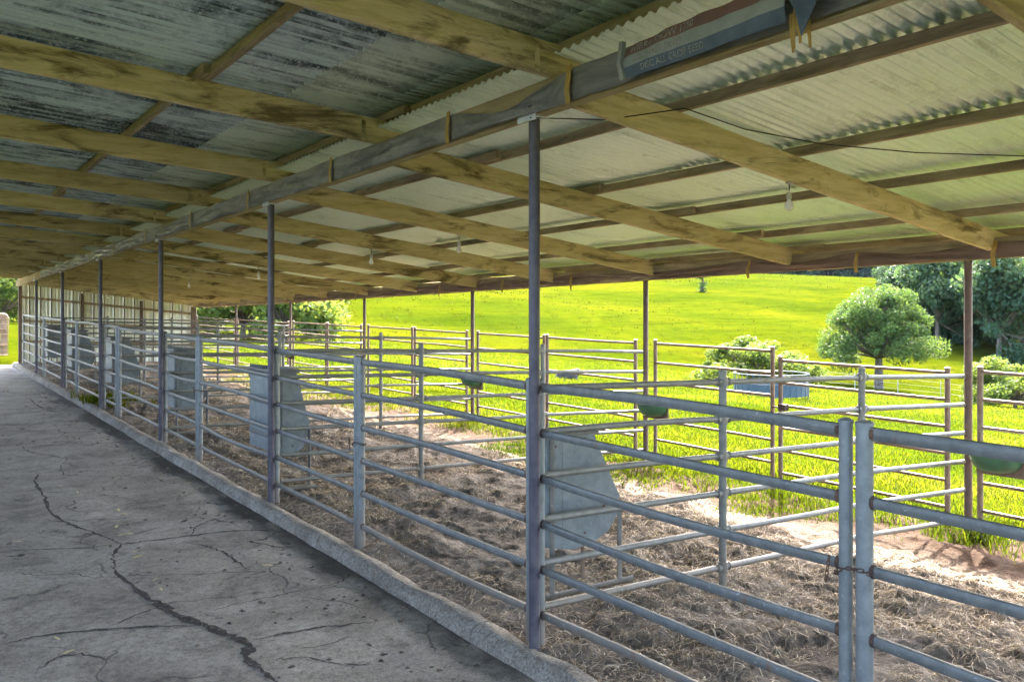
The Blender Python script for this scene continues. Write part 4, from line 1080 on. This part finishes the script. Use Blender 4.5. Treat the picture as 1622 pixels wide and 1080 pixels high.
keep = (den > r.random(N)) & (X > 6.6) & ~((X < 8.3) & (Y > 29.5)) & (Y > -2)
X, Y, D = X[keep], Y[keep], D[keep]
Zg = np.where(X < 8.55, pen_h(X, Y), terrain(X, Y)) - .01
P = np.c_[X, Y, Zg]
tall = 1 + .5 * np.exp(-((X - 8.1) / .35) ** 2) + .5 * np.maximum(0, fbm(X * .8, Y * .8, 19, 3))
H = (.055 + .0012 * D) * tall * r.uniform(.7, 1.3, len(D)); Wd = .0026 + .00030 * D
tag(link('grass', blades('grass', P, H, Wd, 'grass', 7, 5, .04 + .005 * D, .75)), 'bright green pasture grass growing past the pens', 'grass', kind='stuff')
# coarse tussocks scattered over the hillside
Nt = 3200; ut = r.uniform(-.26, .62, Nt); Dt = 60 * (300 / 60) ** r.random(Nt)
Xt = Dt * (SA + ut * CA); Yt = Dt * (CA - ut * SA); kt = fbm(Xt * .03, Yt * .03, 91, 4) > r.uniform(-.5, .3, Nt)
Xt, Yt, Dt = Xt[kt], Yt[kt], Dt[kt]
Pt = np.c_[Xt, Yt, terrain(Xt, Yt) - .05]
tag(link('tussocks', blades('tussocks', Pt, .10 + .0016 * Dt, .02 + .0004 * Dt, 'tussock', 5, 15, .10 + .0022 * Dt, .9, .40)), 'darker grass tussocks dotted over the hillside', 'grass', kind='stuff')
# taller weeds at the feet of the outer posts and along the rails
wp = []
for y in PY[1:8]:
    for k in range(26): wp.append((eave_x(y) + random.gauss(.02, .16), y + random.gauss(0, .2)))
for k in range(420): 
    y = random.uniform(0, 22); wp.append((eave_x(y) + random.gauss(-.1, .22), y))
wp = np.array(wp); Pw = np.c_[wp, np.where(wp[:, 0] < 8.55, pen_h(wp[:, 0], wp[:, 1]), terrain(wp[:, 0], wp[:, 1])) - .01]
tag(link('tall_grass', blades('tall_grass', Pw, np.full(len(Pw), .25), np.full(len(Pw), .0042), 'grass', 10, 8, np.full(len(Pw), .07), 1.0, .6)), 'long seeding grass along the feet of the outer rails', 'grass', kind='stuff')
# broad-leaved weed clump in a far pen
wc = thing('weed_clump', (3.35, 18.0, gz(3.35, 18)), 'bright green weed clump growing behind the kerb near the fourth roof post', 'weed')
q = np.c_[r.normal(3.4, .22, 60), r.normal(17.9, .5, 60)]; Pq = np.c_[q, pen_h(q[:, 0], q[:, 1]) - .01]
b_ = blades('leaves', Pq, np.full(60, .22), np.full(60, .016), 'grass', 8, 11, np.full(60, .06), .8, .8); o = link('leaves', b_, wc)
for v in b_.vertices: v.co -= Vector(wc.location)
# straw litter
def straw(n, x0, x1, y0, y1, seed, wmul):
    r = np.random.default_rng(seed)
    x = r.uniform(x0, x1, n); y = y0 + (y1 - y0) * r.random(n) ** 1.25
    k = 1.7 * fbm(x * .9, y * .9, 71, 4) + .26 - .5 * smooth(5.6, 7.0, x)
    s = k > r.uniform(-.45, .35, n); x, y = x[s], y[s]; n = len(x)
    a = r.random(n) * 2 * math.pi; ln = r.uniform(.025, .10, n); cv = r.normal(size=n) * .95; w = .0019 * wmul * r.uniform(.6, 1.7, n)
    pts = []; dirs = []; px, py, an = x, y, a
    tilt = np.abs(r.normal(size=n)) * .009
    for j in range(4):
        z = pen_h(px, py) + .003 + tilt * (1 - abs(j - 1.5) / 1.5) + (j % 2) * .002
        pts.append(np.c_[px, py, z]); dirs.append(np.c_[-np.sin(an), np.cos(an), r.normal(size=n) * .5])
        px = px + np.cos(an) * ln / 3; py = py + np.sin(an) * ln / 3; an = an + cv / 3
    v = np.stack([q for p, d in zip(pts, dirs) for q in (p - d * w[:, None], p + d * w[:, None])], 1).reshape(-1, 3)
    o = np.arange(n)[:, None] * 8
    f = np.concatenate([o + [0, 1, 3, 2], o + [2, 3, 5, 4], o + [4, 5, 7, 6]], 0)
    return v, f, np.tile(np.clip(r.normal(.36, .27, n), 0, 1), 3)
va, fa, ta = straw(66000, 2.98, 6.8, .6, 9.5, 5, 1.0); vb, fb, tb_ = straw(26000, 2.98, 6.8, 8.5, 24, 6, 1.8)
tag(link('straw_litter', fastmesh('straw_litter', np.concatenate([va, vb]), np.concatenate([fa, fb + len(va)]), 'straw', np.concatenate([ta, tb_]))), 'pale curled straw littering the dirt of the pens', 'straw', kind='stuff')

# crumbs of dirt and straw blown over the slab
r2 = np.random.default_rng(44); vv, ff = [], []
for k in range(520):
    y = float(np.exp(r2.uniform(math.log(2.2), math.log(22)))); x = 2.80 - abs(r2.normal()) * .55 if k % 3 else r2.uniform(.3, 2.8)
    z = float(floor_h(x, y)); sz = r2.uniform(.004, .016) * (1 + .05 * y); o_ = len(vv)
    for q_ in range(5):
        a_ = 2 * math.pi * q_ / 5 + r2.random(); vv.append((x + sz * r2.uniform(.6, 1.7) * math.cos(a_), y + sz * r2.uniform(.6, 1.7) * math.sin(a_), z))
    vv.append((x, y, z + sz * .7)); ff += [(o_ + q_, o_ + (q_ + 1) % 5, o_ + 5) for q_ in range(5)]
tag(link('floor_crumbs', fastmesh('floor_crumbs', np.array(vv), np.array(ff), 'dirt', None, True)), 'crumbs of dark dirt scattered over the concrete aisle', 'dirt', kind='stuff')
# fallen leaves on the slab
lm = MB(); lm.v = [(-.05, 0, .004), (-.03, .009, .007), (-.005, .013, .010), (.02, .009, .007), (.042, .001, .012), (.02, -.010, .006), (-.005, -.012, .008), (-.03, -.008, .006)]; lm.f = [(0, 1, 7), (1, 2, 6, 7), (2, 3, 5, 6), (3, 4, 5)]
lmesh = lm.mesh('fallen_leaf', 'leaf_fall')
LF = [(245, 918), (255, 933), (205, 846), (213, 874), (219, 882), (188, 808), (196, 814), (185, 834), (192, 848), (106, 1035), (90, 1012), (423, 897), (95, 770), (123, 781), (126, 787), (108, 1034), (266, 742), (27, 858), (300, 767), (312, 775)]
for i, (px, py) in enumerate(LF):
    p = on(px, py, lambda X, Y: fz(Y)); o = bpy.data.objects.new('fallen_leaf', lmesh); COL.objects.link(o)
    o.location = (p.x, p.y, float(floor_h(p.x, p.y)) + .002); o.rotation_euler = (0, 0, random.random() * 6); s = random.uniform(.7, 1.15); o.scale = (s, s, s)
    tag(o, 'dry yellow leaf lying on the cracked concrete aisle', 'leaf', 'fallen leaves on the aisle')

# ================================================================== hazy air over the valley
hz = MB(); hz.box(-520, 920, -520, 1020, -14, 60)
hm = bpy.data.materials.new('hazy_air'); hm.use_nodes = True; hn = hm.node_tree; hn.nodes.clear()
ho = hn.nodes.new('ShaderNodeOutputMaterial'); hv = hn.nodes.new('ShaderNodeVolumePrincipled')
hv.inputs['Color'].default_value = (.72, .86, 1, 1); hv.inputs['Density'].default_value = .000014; hv.inputs['Anisotropy'].default_value = .3
hn.links.new(hv.outputs[0], ho.inputs['Volume'])
hzo = hz.build('haze', hm); tag(hzo, 'thin blue haze in the air of the valley', 'haze', kind='stuff')
